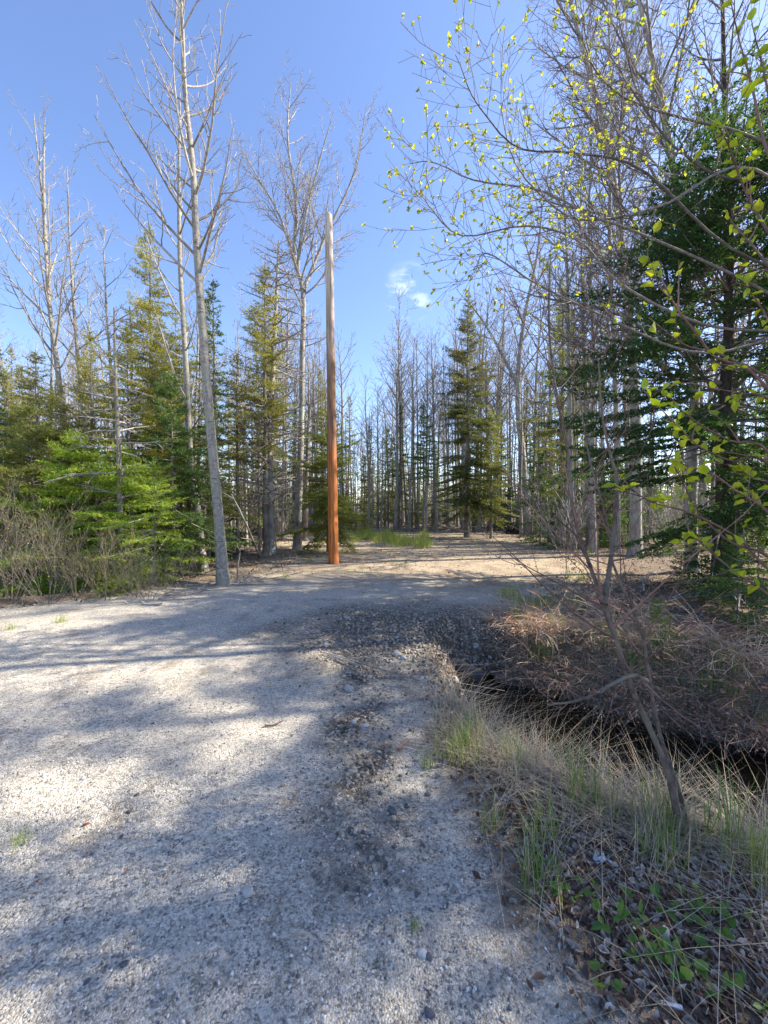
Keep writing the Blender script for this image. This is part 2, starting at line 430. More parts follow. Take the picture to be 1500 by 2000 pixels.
def pole_mat():
    m, n, l, b = mat_base('treated_pole_wood')
    tcn = n.new('ShaderNodeTexCoord'); sx = n.new('ShaderNodeSeparateXYZ'); l.new(tcn.outputs['Object'], sx.inputs[0])
    streak = noise(n, l, mapping(n, l, (9, 9, 0.35)), 3.2, 6, 0.65)
    blot = noise(n, l, mapping(n, l, (2.5, 2.5, 0.9)), 1.6, 5, 0.6)
    hh = n.new('ShaderNodeMath'); hh.operation = 'MULTIPLY_ADD'; hh.inputs[1].default_value = 2.6; l.new(blot, hh.inputs[0])
    l.new(sx.outputs['Z'], hh.inputs[2])
    r = ramp(n, [(0.0, (0.42, 0.135, 0.035)), (0.10, (0.66, 0.215, 0.04)), (0.30, (0.58, 0.20, 0.05)), (0.42, (0.30, 0.15, 0.075)), (0.56, (0.33, 0.20, 0.12)), (0.68, (0.46, 0.37, 0.28)), (1.0, (0.62, 0.56, 0.47))])
    l.new(maprange(n, l, hh.outputs[0], 0.9, 10.8), r.inputs[0])
    c = mixc(n, l, maprange(n, l, streak, 0.42, 0.62, 0.0, 0.85), r.outputs[0], mixc(n, l, 1.0, r.outputs[0], (0.38, 0.33, 0.30), 'MULTIPLY'))
    chk = noise(n, l, mapping(n, l, (22, 22, 0.5)), 2.0, 3, 0.5)
    c = mixc(n, l, maprange(n, l, chk, 0.60, 0.64, 0.0, 0.85), c, (0.06, 0.035, 0.022))
    stn = noise(n, l, mapping(n, l, (3, 3, 0.7)), 1.3, 5, 0.6)
    c = mixc(n, l, maprange(n, l, stn, 0.54, 0.70, 0.0, 0.45), c, (0.13, 0.075, 0.045))
    kn = n.new('ShaderNodeTexVoronoi'); kn.inputs['Scale'].default_value = 2.6; l.new(mapping(n, l, (1.6, 1.6, 0.8)), kn.inputs['Vector'])
    c = mixc(n, l, maprange(n, l, kn.outputs['Distance'], 0.06, 0.13, 0.85, 0.0), c, (0.05, 0.03, 0.02))
    l.new(c, b.inputs['Base Color']); b.inputs['Roughness'].default_value = 0.8
    bump(n, l, b, streak, 0.6, 0.006)
    return m
M_POLE = pole_mat()

def plain(name, col, rough=0.7):
    m, n, l, b = mat_base(name)
    f = noise(n, l, mapping(n, l, (1, 1, 1)), 30, 4)
    r = ramp(n, [(0.3, tuple(c * 0.75 for c in col)), (0.7, tuple(min(1, c * 1.15) for c in col))]); l.new(f, r.inputs[0])
    l.new(r.outputs[0], b.inputs['Base Color']); b.inputs['Roughness'].default_value = rough
    return m
M_CULVERT = plain('culvert_plastic', (0.016, 0.016, 0.018), 0.5)
M_PAPER = plain('litter_paper', (0.50, 0.54, 0.58), 0.7)

# ------------------------------------------------------------------ the ground
def axis(fine0, fine1, step, lo, hi, grow=1.16):
    a = list(np.arange(fine0, fine1, step)); s = step; x = a[-1]
    while x < hi: s *= grow; x += s; a.append(x)
    s = step; x = a[0]; b = []
    while x > lo: s *= grow; x -= s; b.append(x)
    return np.array(b[::-1] + a)
gx = axis(-5.5, 5.5, 0.05, -700, 700, 1.10); gy = axis(0.6, 8.5, 0.05, -120, 1500, 1.07)
X, Y = np.meshgrid(gx, gy)
Z = Hf(X, Y)
near = (Y < 9) & (np.abs(X) < 6)
Z = Z + np.where(near, rng.normal(0, 0.0022, X.shape), 0)
m_ = road_margin(X, Y) + 0.25 * wob(X, Y, 2.7, 1) + 0.12 * wob(X, Y, 7.7, 2) + rng.normal(0, 0.05, X.shape)
grav = sstep(-0.25, 0.15, m_)
tanm = sstep(6.3, 9.5, Y + 0.5 * wob(X, Y, 1.1, 3) + 0.35 * X * sstep(-6, 0, X)) * sstep(-0.9, 0.3, m_ + 0.6) * 0.85
tanm = np.maximum(tanm, 0.25 * sstep(-0.9, -0.1, m_) * (1 - grav))
dd, ds, da = ditch_dist(X, Y)
dark = (1 - sstep(0.6, 2.2, np.hypot((X - 0.35) * 0.8, Y - 5.1) + 0.35 * wob(X, Y, 3.1, 5))) * 0.9
dark = np.maximum(dark, 1.0 * sstep(0.42, 0.05, np.abs(X - np.interp(Y, [1.3, 1.8, 2.2, 3.0, 4.2, 5.0], [0.10, -0.10, -0.14, -0.20, -0.2, -0.1])) + 0.12 * wob(X, Y, 5, 7)) * sstep(1.3, 1.9, Y) * (1 - sstep(4.6, 5.6, Y)) * (0.35 + 0.65 * np.clip(1.6 * wob(X, Y, 5.3, 9) + 0.5, 0, 1)))
cols = np.stack([grav, tanm, dark], -1).reshape(-1, 3)
nyy, nxx = X.shape
ii, jj = np.meshgrid(np.arange(nyy - 1), np.arange(nxx - 1), indexing='ij')
Q = np.stack([ii * nxx + jj, ii * nxx + jj + 1, (ii + 1) * nxx + jj + 1, (ii + 1) * nxx + jj], -1).reshape(-1, 4)
ground = obj('ground', mesh('ground', np.stack([X, Y, Z], -1).reshape(-1, 3), [Q], M_GROUND, cols))
ground['kind'] = 'structure'

# water standing in the ditch
WL = -0.70
wv = []; L = resample([(x, y, WL) for x, y in DITCH], 60)
tn_ = np.gradient(L, axis=0); tn_ /= np.linalg.norm(tn_, axis=1, keepdims=True); nr = np.stack([-tn_[:, 1], tn_[:, 0], 0 * tn_[:, 0]], 1)
hw = np.full(60, 0.75); hw[0] = 0.3
V = np.concatenate([L - nr * hw[:, None], L + nr * hw[:, None]])
Q = np.array([(i, i + 1, 60 + i + 1, 60 + i) for i in range(59)])
water = obj('water', mesh('water', V, [Q], M_WATER)); water['kind'] = 'structure'

# ------------------------------------------------------------------ tree builders
UP = Vector((0, 0, 1))
def rvec(): return Vector((rnd.gauss(0, 1), rnd.gauss(0, 1), rnd.gauss(0, 1)))
def perp_to(d):
    v = d.cross(rvec()); return v.normalized() if v.length > 1e-6 else Vector((1, 0, 0))

def grow(out, tips, p, d, L, r, lev, cfg):
    n = cfg['n'][lev]; seg = L / n; pts = [p]; rad = [r]; dirs = [d]
    for i in range(n):
        d = (d + UP * (cfg['up'][lev] / n) + rvec() * cfg['jit'][lev]).normalized()
        p = p + d * seg; pts.append(p); dirs.append(d)
        rad.append(max(cfg['rmin'], r * (1 - 0.82 * (i + 1) / n)))
    out.append((pts, rad, lev))
    if lev + 1 < cfg['levels']:
        k = max(1, int(cfg['kids'][lev] * L + rnd.random()))
        k = min(k, cfg.get('maxk', 14))
        for j in range(k):
            t = 0.18 + 0.8 * (j + rnd.random()) / k
            u = t * n; i = min(n - 1, int(u)); f = u - i
            q = pts[i].lerp(pts[i + 1], f); dd_ = dirs[min(n, i + 1)]
            a = math.radians(rnd.uniform(*cfg['ang'][lev]))
            cd = (dd_ * math.cos(a) + perp_to(dd_) * math.sin(a)).normalized()
            cl = L * cfg['ratio'][lev] * (1.15 - 0.65 * t) * rnd.uniform(0.6, 1.25)
            grow(out, tips, q, cd, cl, max(cfg['rmin'], rad[i] * 0.6), lev + 1, cfg)
    else:
        tips.append((pts[-1], d, pts))

BARE = dict(levels=3, n=(7, 5, 3), up=(0.55, 0.35, 0.2), jit=(0.05, 0.09, 0.13), kids=(4.2, 5.0, 0), ratio=(0.42, 0.5, 0), ang=((30, 55), (30, 60), (30, 60)), rmin=0.0035)

def cfgw(**k):
    c = dict(BARE); c.update(k); return c

def stem_path(pts, r0, r1, n=26, wig=0.0):
    A = resample(pts, n)
    if wig:
        A[1:, :2] += np.cumsum(rng.normal(0, wig, (n - 1, 2)), 0) * np.linspace(0, 1, n - 1)[:, None]
    t = np.linspace(0, 1, n)
    R = r1 + (r0 - r1) * (1 - t) ** 0.85
    R[:3] *= np.array([1.55, 1.15, 1.04])
    return A, R

def limbs_on(out, tips, A, R, start, end, count, length, ang, cfg, prof=0.7, bias=None):
    """limbs set spirally on a stem; length falls towards the top"""
    n = len(A); az = rnd.uniform(0, 6.28)
    for j in range(count):
        t = start + (end - start) * (j + rnd.uniform(0.1, 0.9)) / count
        u = t * (n - 1); i = min(n - 2, int(u)); q = Vector(A[i]).lerp(Vector(A[i + 1]), u - i)
        tg = Vector(A[i + 1] - A[i]).normalized()
        az += 2.4 + rnd.uniform(-0.5, 0.5)
        s1 = tg.cross(Vector((0, 1, 0.01))).normalized(); s2 = tg.cross(s1)
        out_d = s1 * math.cos(az) + s2 * math.sin(az)
        if bias is not None: out_d = (out_d + Vector(bias) * rnd.uniform(0.2, 1.0)).normalized()
        a = math.radians(rnd.uniform(*ang))
        d = (tg * math.cos(a) + out_d * math.sin(a)).normalized()
        f = (t - start) / max(1e-6, end - start)
        Ln = length * (1 - prof * f) * (0.55 + 0.45 * min(1, f * 5 + 0.3)) * rnd.uniform(0.6, 1.2)
        grow(out, tips, q, d, Ln, max(0.006 * cfg.get('rl', 1), min(R[i] * 0.5, (0.010 + 0.012 * Ln) * cfg.get('rl', 1))), 0, cfg)

def make_bare(name, label, cat, stems, base, mats, group=None, sides=12, twcol=(1, 1, 1)):
    """stems: list of (A, R, limb settings or None); trunk part and crown part under one empty"""
    t = thing(name, label, cat, base, group)
    g = Geo()
    for A, R, _ in stems: tubes(g, [(A, R)], sides)
    obj('trunk', g.mesh('trunk', mats[0], base), t)
    out, tips = [], []
    for A, R, ls in stems:
        for s in (ls or []): limbs_on(out, tips, A, R, **s)
    if out:
        g = Geo()
        tubes(g, [(p, r) for p, r, l in out if l == 0], 6, twcol)
        tubes(g, [(p, r) for p, r, l in out if l == 1], 4, twcol)
        tubes(g, [(p, r) for p, r, l in out if l >= 2], 3, twcol)
        obj('crown', g.mesh('crown', mats[1], base), t)
    return t, tips

def make_conifer(name, label, Ht, Rm, base, group=None, clear=0.12, r0=None, whorl=0.25, per=6, spacing=0.0235, nl=0.072, nw=0.011,
                 col=(0.06, 0.10, 0.035), topcol=None, droop=0.25, dead=0.0, bmat=None, lean=(0, 0), blet=0.11, prune=0.0, tip_only=0.0, shape=0.8, sides=9, twmat=None, rng_az=None):
    """trunk, live crown of needled sprays; dead = share of the height below which the branches are bare"""
    t = thing(name, label, 'conifer', base, group)
    r0 = r0 or Ht * 0.012
    n = 18
    A = np.stack([np.linspace(0, lean[0], n) + 0.01 * Ht / 8 * rng.normal(size=n), np.linspace(0, lean[1], n) + 0.01 * Ht / 8 * rng.normal(size=n), np.linspace(-0.1, Ht, n)], 1)
    R = np.maximum(0.008, r0 * (1 - np.linspace(0, 1, n)) ** 0.9); R[0] *= 1.25
    g = Geo(); tubes(g, [(A, R)], sides); obj('trunk', g.mesh('trunk', bmat or M_BROWN), t)
    wood, segs, seg_h, drib = [], [], [], []
    z = clear * Ht; ph = rnd.uniform(0, 6.28)
    while z < Ht * 0.985:
        f = z / Ht
        ax_ = np.array([np.interp(z, A[:, 2], A[:, 0]), np.interp(z, A[:, 2], A[:, 1])])
        prof = (1 - f) ** shape * (0.55 + 0.45 * min(1, (f - clear) / 0.18 + 0.25))
        for k in range(per):
            if rnd.random() < prune: continue
            a = rnd.uniform(0, 6.283) if rng_az is None else rnd.uniform(*rng_az)
            L = (Rm * prof * (1 + 0.22 * math.sin(a * 2 + ph) * math.sin(f * 9 + ph * 2)) + 0.08) * rnd.choice((0.45, 0.7, 0.85, 1.0, 1.1)) * rnd.uniform(0.85, 1.2)
            el = math.radians(-18 + 62 * f ** 1.3) + rnd.gauss(0, 0.12) - droop * 0.4
            d = Vector((math.cos(a) * math.cos(el), math.sin(a) * math.cos(el), math.sin(el)))
            p = Vector((ax_[0], ax_[1], z + rnd.uniform(-0.1, 0.1)))
            nn = 6; pts = [p]
            for i in range(nn):
                d = (d + UP * ((-droop * 0.5 if i < 3 else droop * 0.9) / nn) + rvec() * 0.04).normalized()
                p = p + d * (L / nn); pts.append(p)
            isdead = f < dead or (dead > 0 and f < dead + 0.1 and rnd.random() < 0.5)
            br = max(0.005, min(0.02, 0.004 + 0.009 * L))
            wood.append((pts, [max(0.003, br * (1 - 0.8 * i / nn)) for i in range(nn + 1)]))
            if isdead:
                for j in range(int(L * 7)):
                    u = rnd.uniform(0.15, 0.98) * nn; i = min(nn - 1, int(u)); q = pts[i].lerp(pts[i + 1], u - i)
                    bd = ((pts[i + 1] - pts[i]).normalized() + perp_to(d) * 1.1 + UP * -0.1).normalized()
                    l2 = L * rnd.uniform(0.10, 0.35)
                    drib.append(([q, q + bd * l2 * 0.5, q + (bd + UP * 0.2) * l2], [0.005, 0.0038, 0.0028]))
                continue
            side = Vector((-math.sin(a), math.cos(a), 0))
            s = max(0.12, tip_only) * L if L > 0.3 else 0.02
            while s < L:
                u = s / L * nn; i = min(nn - 1, int(u)); q = pts[i].lerp(pts[i + 1], u - i); fd = (pts[i + 1] - pts[i]).normalized()
                for sg in (-1, 1):
                    l2 = min(0.5, (0.10 + 0.42 * (L - s) * 0.9)) * rnd.uniform(0.6, 1.15)
                    bd = (fd * 0.75 + side * sg * 0.8 + UP * rnd.uniform(-0.28, 0.12)).normalized()
                    e = q + bd * l2
                    segs.append((q, e)); 
                    if l2 > 0.17:
                        for w in range(int(l2 / 0.10)):
                            uu = rnd.uniform(0.25, 0.85); qq = q.lerp(e, uu); sd = bd.cross(UP).normalized() * rnd.choice((-1, 1))
                            segs.append((qq, qq + (bd * 0.7 + sd * 0.7 + UP * rnd.uniform(-0.25, 0.1)).normalized() * l2 * rnd.uniform(0.3, 0.5)))
                s += blet * rnd.uniform(0.8, 1.3)
            segs.append((pts[-2], pts[-1] + d * 0.06))
            for i in range(3, nn): segs.append((pts[i], pts[i + 1]))
        z += whorl * rnd.uniform(0.75, 1.25) * (1.15 - 0.5 * f)
    for k in range(6): segs.append((Vector((A[-1][0], A[-1][1], Ht - 0.1 - 0.1 * k)), Vector((A[-1][0], A[-1][1], Ht + 0.12 - 0.1 * k))))
    g = Geo(); tubes(g, wood, 4, (1, 1, 1))
    if drib: tubes(g, drib, 3, (1, 1, 1))
    cr_ = obj('branches', g.mesh('branches', twmat or M_TWIG), t)
    g = Geo()
    if topcol is None: needles(g, segs, spacing, nl, nw, col)
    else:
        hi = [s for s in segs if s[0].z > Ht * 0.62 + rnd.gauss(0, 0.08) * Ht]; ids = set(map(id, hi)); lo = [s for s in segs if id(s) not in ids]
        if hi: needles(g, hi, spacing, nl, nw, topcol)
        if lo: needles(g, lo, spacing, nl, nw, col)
    obj('crown', g.mesh('crown', M_NEEDLE, smooth=False), t)
    return t

# ------------------------------------------------------------------ the utility pole
pb = G(652, 1101); ptop = P(642, 421, pb.y + 0.05)
g = Geo()
n = 30; A = resample([pb - Vector((0, 0, 0.15)), pb.lerp(ptop, 0.5), ptop], n); R = np.linspace(0.138, 0.100, n)
A += np.concatenate([rng.normal(0, 0.004, (n, 2)), np.zeros((n, 1))], 1)
tubes(g, [(A, R)], 22)
pole = obj('utility_pole', g.mesh('utility_pole', M_POLE, pb), None, pb)
tag(pole, 'tall bare wooden utility pole, orange at the foot and grey at the top', 'pole')
# the sloping roof cut on the pole's top
c = Vector(A[-1]) - pb; ang = np.arange(22) * 2 * np.pi / 22
ringv = np.stack([c.x + 0.100 * np.cos(ang), c.y + 0.100 * np.sin(ang), np.full(22, c.z - 0.01)], 1)
topv = ringv * 1.0; topv[:, 0] = c.x + 0.08 * np.cos(ang); topv[:, 1] = c.y + 0.08 * np.sin(ang); topv[:, 2] = c.z + 0.06 - 0.5 * (topv[:, 0] - c.x)
V = np.vstack([ringv, topv, [[c.x, c.y, c.z + 0.062]]])
Qf = [(i, (i + 1) % 22, 22 + (i + 1) % 22, 22 + i) for i in range(22)]; Tf = [(22 + i, 22 + (i + 1) % 22, 44) for i in range(22)]
obj('pole_top', mesh('pole_top', V, [Qf, Tf], M_POLE, smooth=False), pole)
me = None

# ------------------------------------------------------------------ bare trees with a place of their own
def PX(pts, d):
    return [P(x, y, d + (q[0] if q else 0)) for x, y, *q in pts]

def trunk_from(pts, d=None, r0=0.1, r1=0.02, wig=0.006, n=26):
    """the first point stands on the ground; the rest at the same distance plus an optional offset"""
    b0 = G(pts[0][0], pts[0][1]) if d is None else None
    if b0 is None:
        b0 = P(pts[0][0], pts[0][1], d); b0.z = H(b0.x, b0.y)
    path = [b0 - Vector((0, 0, 0.12))] + PX(pts[1:], b0.y)
    A, R = stem_path(path, r0, r1, n, wig)
    return b0, A, R

POP = cfgw(rl=0.75, kids=(3.6, 4.5, 0), ratio=(0.36, 0.45, 0), up=(0.75, 0.6, 0.4), jit=(0.06, 0.12, 0.16), rmin=0.0042)
b, A, R = trunk_from([(437, 1143), (426, 1000), (408, 800), (394, 620), (384, 480), (377, 330), (361, 180), (355, 20), (345, -160)], None, 0.105, 0.018, 0.002)
make_bare('poplar_tree', 'tallest pale-barked bare poplar, leaning slightly, at the gravel edge beside the pole', 'tree',
          [(A, R, [dict(start=0.42, end=0.98, count=34, length=2.9, ang=(38, 62), cfg=POP, prof=0.62, bias=(-0.35, 0, 0))])], b, (M_POPLAR, M_TWIGP))
b, A, R = trunk_from([(397, 1075), (386, 1000), (372, 900), (363, 700), (352, 520), (350, 330), (352, 180)], 9.6, 0.10, 0.015, 0.004)
make_bare('poplar_tree', 'pale bare poplar standing just behind the tallest poplar', 'tree',
          [(A, R, [dict(start=0.34, end=0.98, count=24, length=2.6, ang=(38, 62), cfg=POP, prof=0.6)])], b, (M_POPLAR, M_TWIGP))
b, A, R = trunk_from([(152, 1095), (131, 880), (112, 720), (96, 600), (88, 500), (80, 400), (60, 215)], 11.2, 0.085, 0.010, 0.004)
A2, R2 = stem_path([Vector(A[18]), P(85, 330, 11.2), P(88, 230, 11.2)], 0.04, 0.008, 12, 0.004)
make_bare('poplar_tree', 'forked white-stemmed bare poplar rising from the fir thicket', 'tree',
          [(A, R, [dict(start=0.30, end=0.98, count=30, length=2.7, ang=(35, 58), cfg=POP, prof=0.6)]), (A2, R2, [dict(start=0.2, end=0.98, count=9, length=0.9, ang=(30, 50), cfg=POP)])], b, (M_POPLAR, M_TWIGP))
b, A, R = trunk_from([(178, 1090), (166, 860), (150, 680), (141, 560), (135, 450), (130, 325)], 12.2, 0.065, 0.010, 0.004)
make_bare('poplar_tree', 'slender white-stemmed bare poplar beside the forked poplar in the fir thicket', 'tree',
          [(A, R, [dict(start=0.32, end=0.98, count=22, length=2.0, ang=(35, 58), cfg=POP, prof=0.6)])], b, (M_POPLAR, M_TWIGP))
MAP = cfgw(kids=(5.5, 6.0, 0), ratio=(0.40, 0.48, 0), up=(0.5, 0.4, 0.25), jit=(0.07, 0.12, 0.16), rmin=0.0042)
b, A, R = trunk_from([(580, 1074), (588, 850), (590, 700), (592, 575), (575, 500), (578, 400), (562, 270), (568, 165)], None, 0.115, 0.014, 0.004)
d = b.y
A2, R2 = stem_path([Vector(A[11]), P(612, 520, d + 0.2), P(640, 450, d + 0.3), P(690, 340, d + 0.3), P(715, 205, d + 0.2)], 0.075, 0.01, 18, 0.008)
A3, R3 = stem_path([Vector(A[13]), P(590, 450, d - 0.3), P(615, 350, d - 0.5), P(655, 215, d - 0.6)], 0.06, 0.01, 16, 0.008)
A4, R4 = stem_path([Vector(A[13]), P(545, 420, d + 0.1), P(505, 350, d), P(470, 290, d)], 0.05, 0.01, 16, 0.008)
ls = lambda c, l: [dict(start=0.12, end=0.98, count=c, length=l, ang=(28, 58), cfg=MAP, prof=0.5)]
make_bare('maple_tree', 'bare maple whose forked crown spreads above the utility pole', 'tree',
          [(A, R, [dict(start=0.30, end=0.52, count=10, length=1.9, ang=(45, 75), cfg=MAP, prof=0.0), dict(start=0.52, end=0.98, count=24, length=2.5, ang=(32, 62), cfg=MAP, prof=0.45)]),
           (A2, R2, ls(20, 2.5)), (A3, R3, ls(16, 2.0)), (A4, R4, ls(14, 1.9))], b, (M_GREY, M_TWIG))

# dying spruce thick with dead twigs
DEADC = cfgw(levels=2, kids=(9, 0, 0), ratio=(0.25, 0, 0), up=(0.25, 0.2, 0), jit=(0.08, 0.14, 0.1), rmin=0.0042, ang=((35, 75), (30, 60), (30, 60)))
b, A, R = trunk_from([(530, 1082), (526, 900), (531, 750), (540, 600), (545, 470)], None, 0.15, 0.02, 0.003)
make_bare('dying_spruce', 'dying spruce with thick grey trunk and bare dead branches down its whole length', 'tree',
          [(A, R, [dict(start=0.10, end=0.99, count=150, length=2.1, ang=(75, 108), cfg=DEADC, prof=0.55)])], b, (M_GREY, M_TWIGP))
b, A, R = trunk_from([(596, 1056), (600, 900), (605, 800)], None, 0.12, 0.06, 0.003)
make_bare('broken_snag', 'broken dead snag standing right behind the maple trunk', 'snag',
          [(A, R, [dict(start=0.3, end=0.98, count=18, length=0.9, ang=(70, 100), cfg=DEADC, prof=0.3)])], b, (M_BROWN, M_TWIG))

# right-hand wood: bare trees round the big spruce
BIG = cfgw(kids=(5.2, 6.0, 0), ratio=(0.42, 0.5, 0), up=(0.45, 0.35, 0.2), jit=(0.07, 0.13, 0.17), rmin=0.0045)
b, A, R = trunk_from([(1030, 1043), (1022, 900), (1012, 780), (1022, 640), (1050, 500), (1060, 380)], None, 0.20, 0.02, 0.012)
d = b.y
A2, R2 = stem_path([Vector(A[11]), P(985, 700, d), P(940, 620, d - 0.4), P(890, 560, d - 0.6)], 0.10, 0.012, 16, 0.02)
A3, R3 = stem_path([Vector(A[2]), P(1045, 900, d + 0.4), P(1050, 700, d + 0.5), P(1075, 520, d + 0.5)], 0.12, 0.012, 20, 0.01)
make_bare('birch_clump', 'several-stemmed bare birch beside the dark root heap at the clearing edge', 'tree',
          [(A, R, [dict(start=0.40, end=0.98, count=20, length=3.4, ang=(30, 55), cfg=BIG, prof=0.55)]), (A2, R2, [dict(start=0.15, end=0.98, count=11, length=2.4, ang=(30, 55), cfg=BIG, prof=0.5)]),
           (A3, R3, [dict(start=0.45, end=0.98, count=16, length=2.6, ang=(30, 55), cfg=BIG, prof=0.5)])], b, (M_GREY, M_TWIG))
right_bare = [
    ([(1240, 1062), (1243, 900), (1236, 700), (1215, 480), (1180, 250), (1120, 30), (1090, -150)], 12.5, 0.17, 'tall thick grey bare tree behind the reddish bramble bank', 4.6),
    ([(1204, 1058), (1206, 900), (1200, 700), (1190, 450), (1195, 200), (1180, -60)], 13.6, 0.10, 'tall slim bare tree close beside the thick grey tree', 3.6),
    ([(1352, 1112), (1350, 960), (1355, 760), (1335, 500), (1300, 250), (1245, 0), (1210, -200)], 9.6, 0.13, 'lichen-mottled bare tree just behind the big dark spruce', 4.2),
    ([(1432, 1112), (1428, 900), (1424, 650), (1416, 300), (1405, -100)], 8.6, 0.13, 'straight dark-barked bare tree directly behind the big dark spruce', 3.8),
    ([(1160, 1052), (1156, 900), (1160, 700), (1150, 480), (1155, 250)], 13.2, 0.10, 'slim pale bare tree standing alone where clearing meets bramble bank', 2.8)]
for pts, d, r0, lab, ln in right_bare:
    b, A, R = trunk_from(pts, d, r0, 0.02, 0.008)
    make_bare('bare_tree', lab, 'tree', [(A, R, [dict(start=0.30, end=0.98, count=38, length=ln, ang=(35, 62), cfg=BIG, prof=0.5)])], b, (M_DARK if 'dark-barked' in lab else M_GREY, M_TWIGD))  # crowns take the darker twig colour in place of backlit shade

# ------------------------------------------------------------------ conifers with a place of their own
YG = (0.33, 0.325, 0.065); OL = (0.255, 0.255, 0.075); DG = (0.09, 0.15, 0.05); BG = (0.30, 0.40, 0.06); MG = (0.20, 0.225, 0.07)
def con(px, py_top, d, width_px, label, name='spruce_tree', **k):
    """a conifer whose tip is seen at px, py_top from distance d and whose crown is width_px wide"""
    q = P(px, py_top, d); z0 = H(q.x, d)
    return make_conifer(name, label, q.z - z0, 1.25 * width_px / FPX * d / 2, Vector((q.x, d, z0)), **k)
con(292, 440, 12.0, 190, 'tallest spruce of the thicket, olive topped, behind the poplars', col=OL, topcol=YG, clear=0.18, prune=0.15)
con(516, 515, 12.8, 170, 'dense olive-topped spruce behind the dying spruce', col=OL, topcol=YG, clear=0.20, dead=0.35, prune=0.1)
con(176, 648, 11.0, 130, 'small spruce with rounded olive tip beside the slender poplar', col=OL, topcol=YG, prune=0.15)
con(248, 640, 10.4, 190, 'bushy yellow-green fir behind the thin larch stem', 'fir_tree', col=YG, clear=0.1, prune=0.1)
con(315, 650, 10.8, 190, 'yellow-green fir between the thin larch and the two poplars', 'fir_tree', col=YG, clear=0.1, prune=0.1)
con(12, 722, 13.5, 150, 'pointed spruce at the end of the thicket, first of a twin pair', col=OL, topcol=OL)
con(42, 716, 14.2, 120, 'pointed spruce at the end of the thicket, taller of a twin pair', col=OL, topcol=OL)
con(335, 735, 8.9, 230, 'dark green young fir behind the tallest poplar', 'fir_tree', col=DG, clear=0.05, spacing=0.016, droop=0.3)
con(300, 905, 7.75, 260, 'low bright green fir with a sunlit fan of branches over the road edge', 'fir_tree', col=BG, clear=0.10, spacing=0.011, nl=0.045, nw=0.006, blet=0.09)
con(150, 850, 8.6, 330, 'wide bright green young fir behind the brown willow shrubs', 'fir_tree', col=BG, clear=0.05, spacing=0.014, blet=0.1)
con(60, 800, 9.4, 300, 'broad grey-green fir half hidden by willow shrubs', 'fir_tree', col=MG, clear=0.05, spacing=0.016)
con(235, 870, 8.2, 260, 'feathery light green fir round the foot of the thin larch', 'fir_tree', col=BG, clear=0.05, spacing=0.014, blet=0.1)
con(108, 745, 10.6, 220, 'ragged olive fir beside the forked poplar', 'fir_tree', col=OL, clear=0.08, prune=0.25)
con(405, 770, 11.2, 190, 'ragged green spruce between the poplars and the dying spruce', col=MG, clear=0.1, prune=0.25, dead=0.2)
con(462, 690, 12.4, 170, 'thin olive spruce close beside the dying spruce', col=OL, clear=0.2, prune=0.35, dead=0.4)
con(70, 690, 12.8, 170, 'olive spruce between the twin pair and the forked poplar', col=OL, clear=0.1, prune=0.2)
con(365, 640, 12.0, 150, 'narrow yellow-green spruce showing between the two poplars', col=YG, clear=0.2, prune=0.3, dead=0.3)
con(640, 800, 13.4, 200, 'sparse yellow-green hemlock right behind the utility pole', 'hemlock_tree', col=(0.17, 0.20, 0.05), clear=0.14, prune=0.2, spacing=0.017)
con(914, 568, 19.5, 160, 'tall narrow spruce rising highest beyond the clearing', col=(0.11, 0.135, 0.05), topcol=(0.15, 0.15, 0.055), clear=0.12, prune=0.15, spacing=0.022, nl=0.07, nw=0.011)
con(1100, 532, 17.0, 150, 'tall thin-crowned spruce behind the many-stemmed birch', col=MG, clear=0.2, prune=0.35, spacing=0.022, nl=0.07, nw=0.01)
con(828, 790, 21.0, 90, 'short dark fir among the bare trunks beyond the clearing', 'fir_tree', col=DG, clear=0.45, spacing=0.022, nl=0.07, nw=0.011)
con(960, 800, 18.5, 110, 'bushy green fir between the tallest spruce and the birch', 'fir_tree', col=MG, clear=0.2, spacing=0.022, nl=0.07, nw=0.011)
# the thin larch with feathery branches
b, A, R = trunk_from([(238, 1080), (232, 900), (226, 760), (220, 600)], 7.9, 0.055, 0.012, 0.003)
FINE = cfgw(levels=3, kids=(7, 6, 0), ratio=(0.3, 0.4, 0), up=(-0.1, 0.1, 0.1), jit=(0.05, 0.08, 0.1), rmin=0.0032)
make_bare('larch_tree', 'thin upright larch with fine feathery twigs rising out of the firs', 'tree',
          [(A, R, [dict(start=0.22, end=0.99, count=46, length=1.15, ang=(70, 100), cfg=FINE, prof=0.55)])], b, (M_BROWN, M_TWIG))

# the big dark spruce on the right
sb = P(1408, 1165, 7.4); sb.z = H(sb.x, sb.y)
make_conifer('spruce_tree', 'big dark spruce with black trunk and heavy drooping green boughs', 8.4, 3.6, sb, clear=0.17, r0=0.165, whorl=0.37, per=12,
             spacing=0.023, nl=0.060, nw=0.014, col=(0.055, 0.115, 0.042), droop=0.35, bmat=M_DARK, blet=0.10, tip_only=0.30, shape=0.40, prune=0.15, lean=(0.1, 0), twmat=M_BROWN)
# spruces of the same kind that stand beside the road and shade it
proto_sp = None
for k, (x, y, h, r) in enumerate([(7.6, 3.0, 11.0, 2.3), (9.8, 4.9, 13.0, 2.5), (6.9, 1.3, 8.5, 1.9)]):
    lab = ['middle dark spruce of the three beside the ditch', 'tallest dark spruce of the three beside the ditch', 'shortest dark spruce of the three beside the ditch'][k]
    make_conifer('spruce_tree', lab, h, r, Vector((x, y, H(x, y))), clear=0.1, spacing=0.05, nl=0.09, nw=0.018, col=(0.045, 0.09, 0.036), droop=0.3, bmat=M_DARK, prune=0.28, per=6, whorl=0.36, shape=0.6)

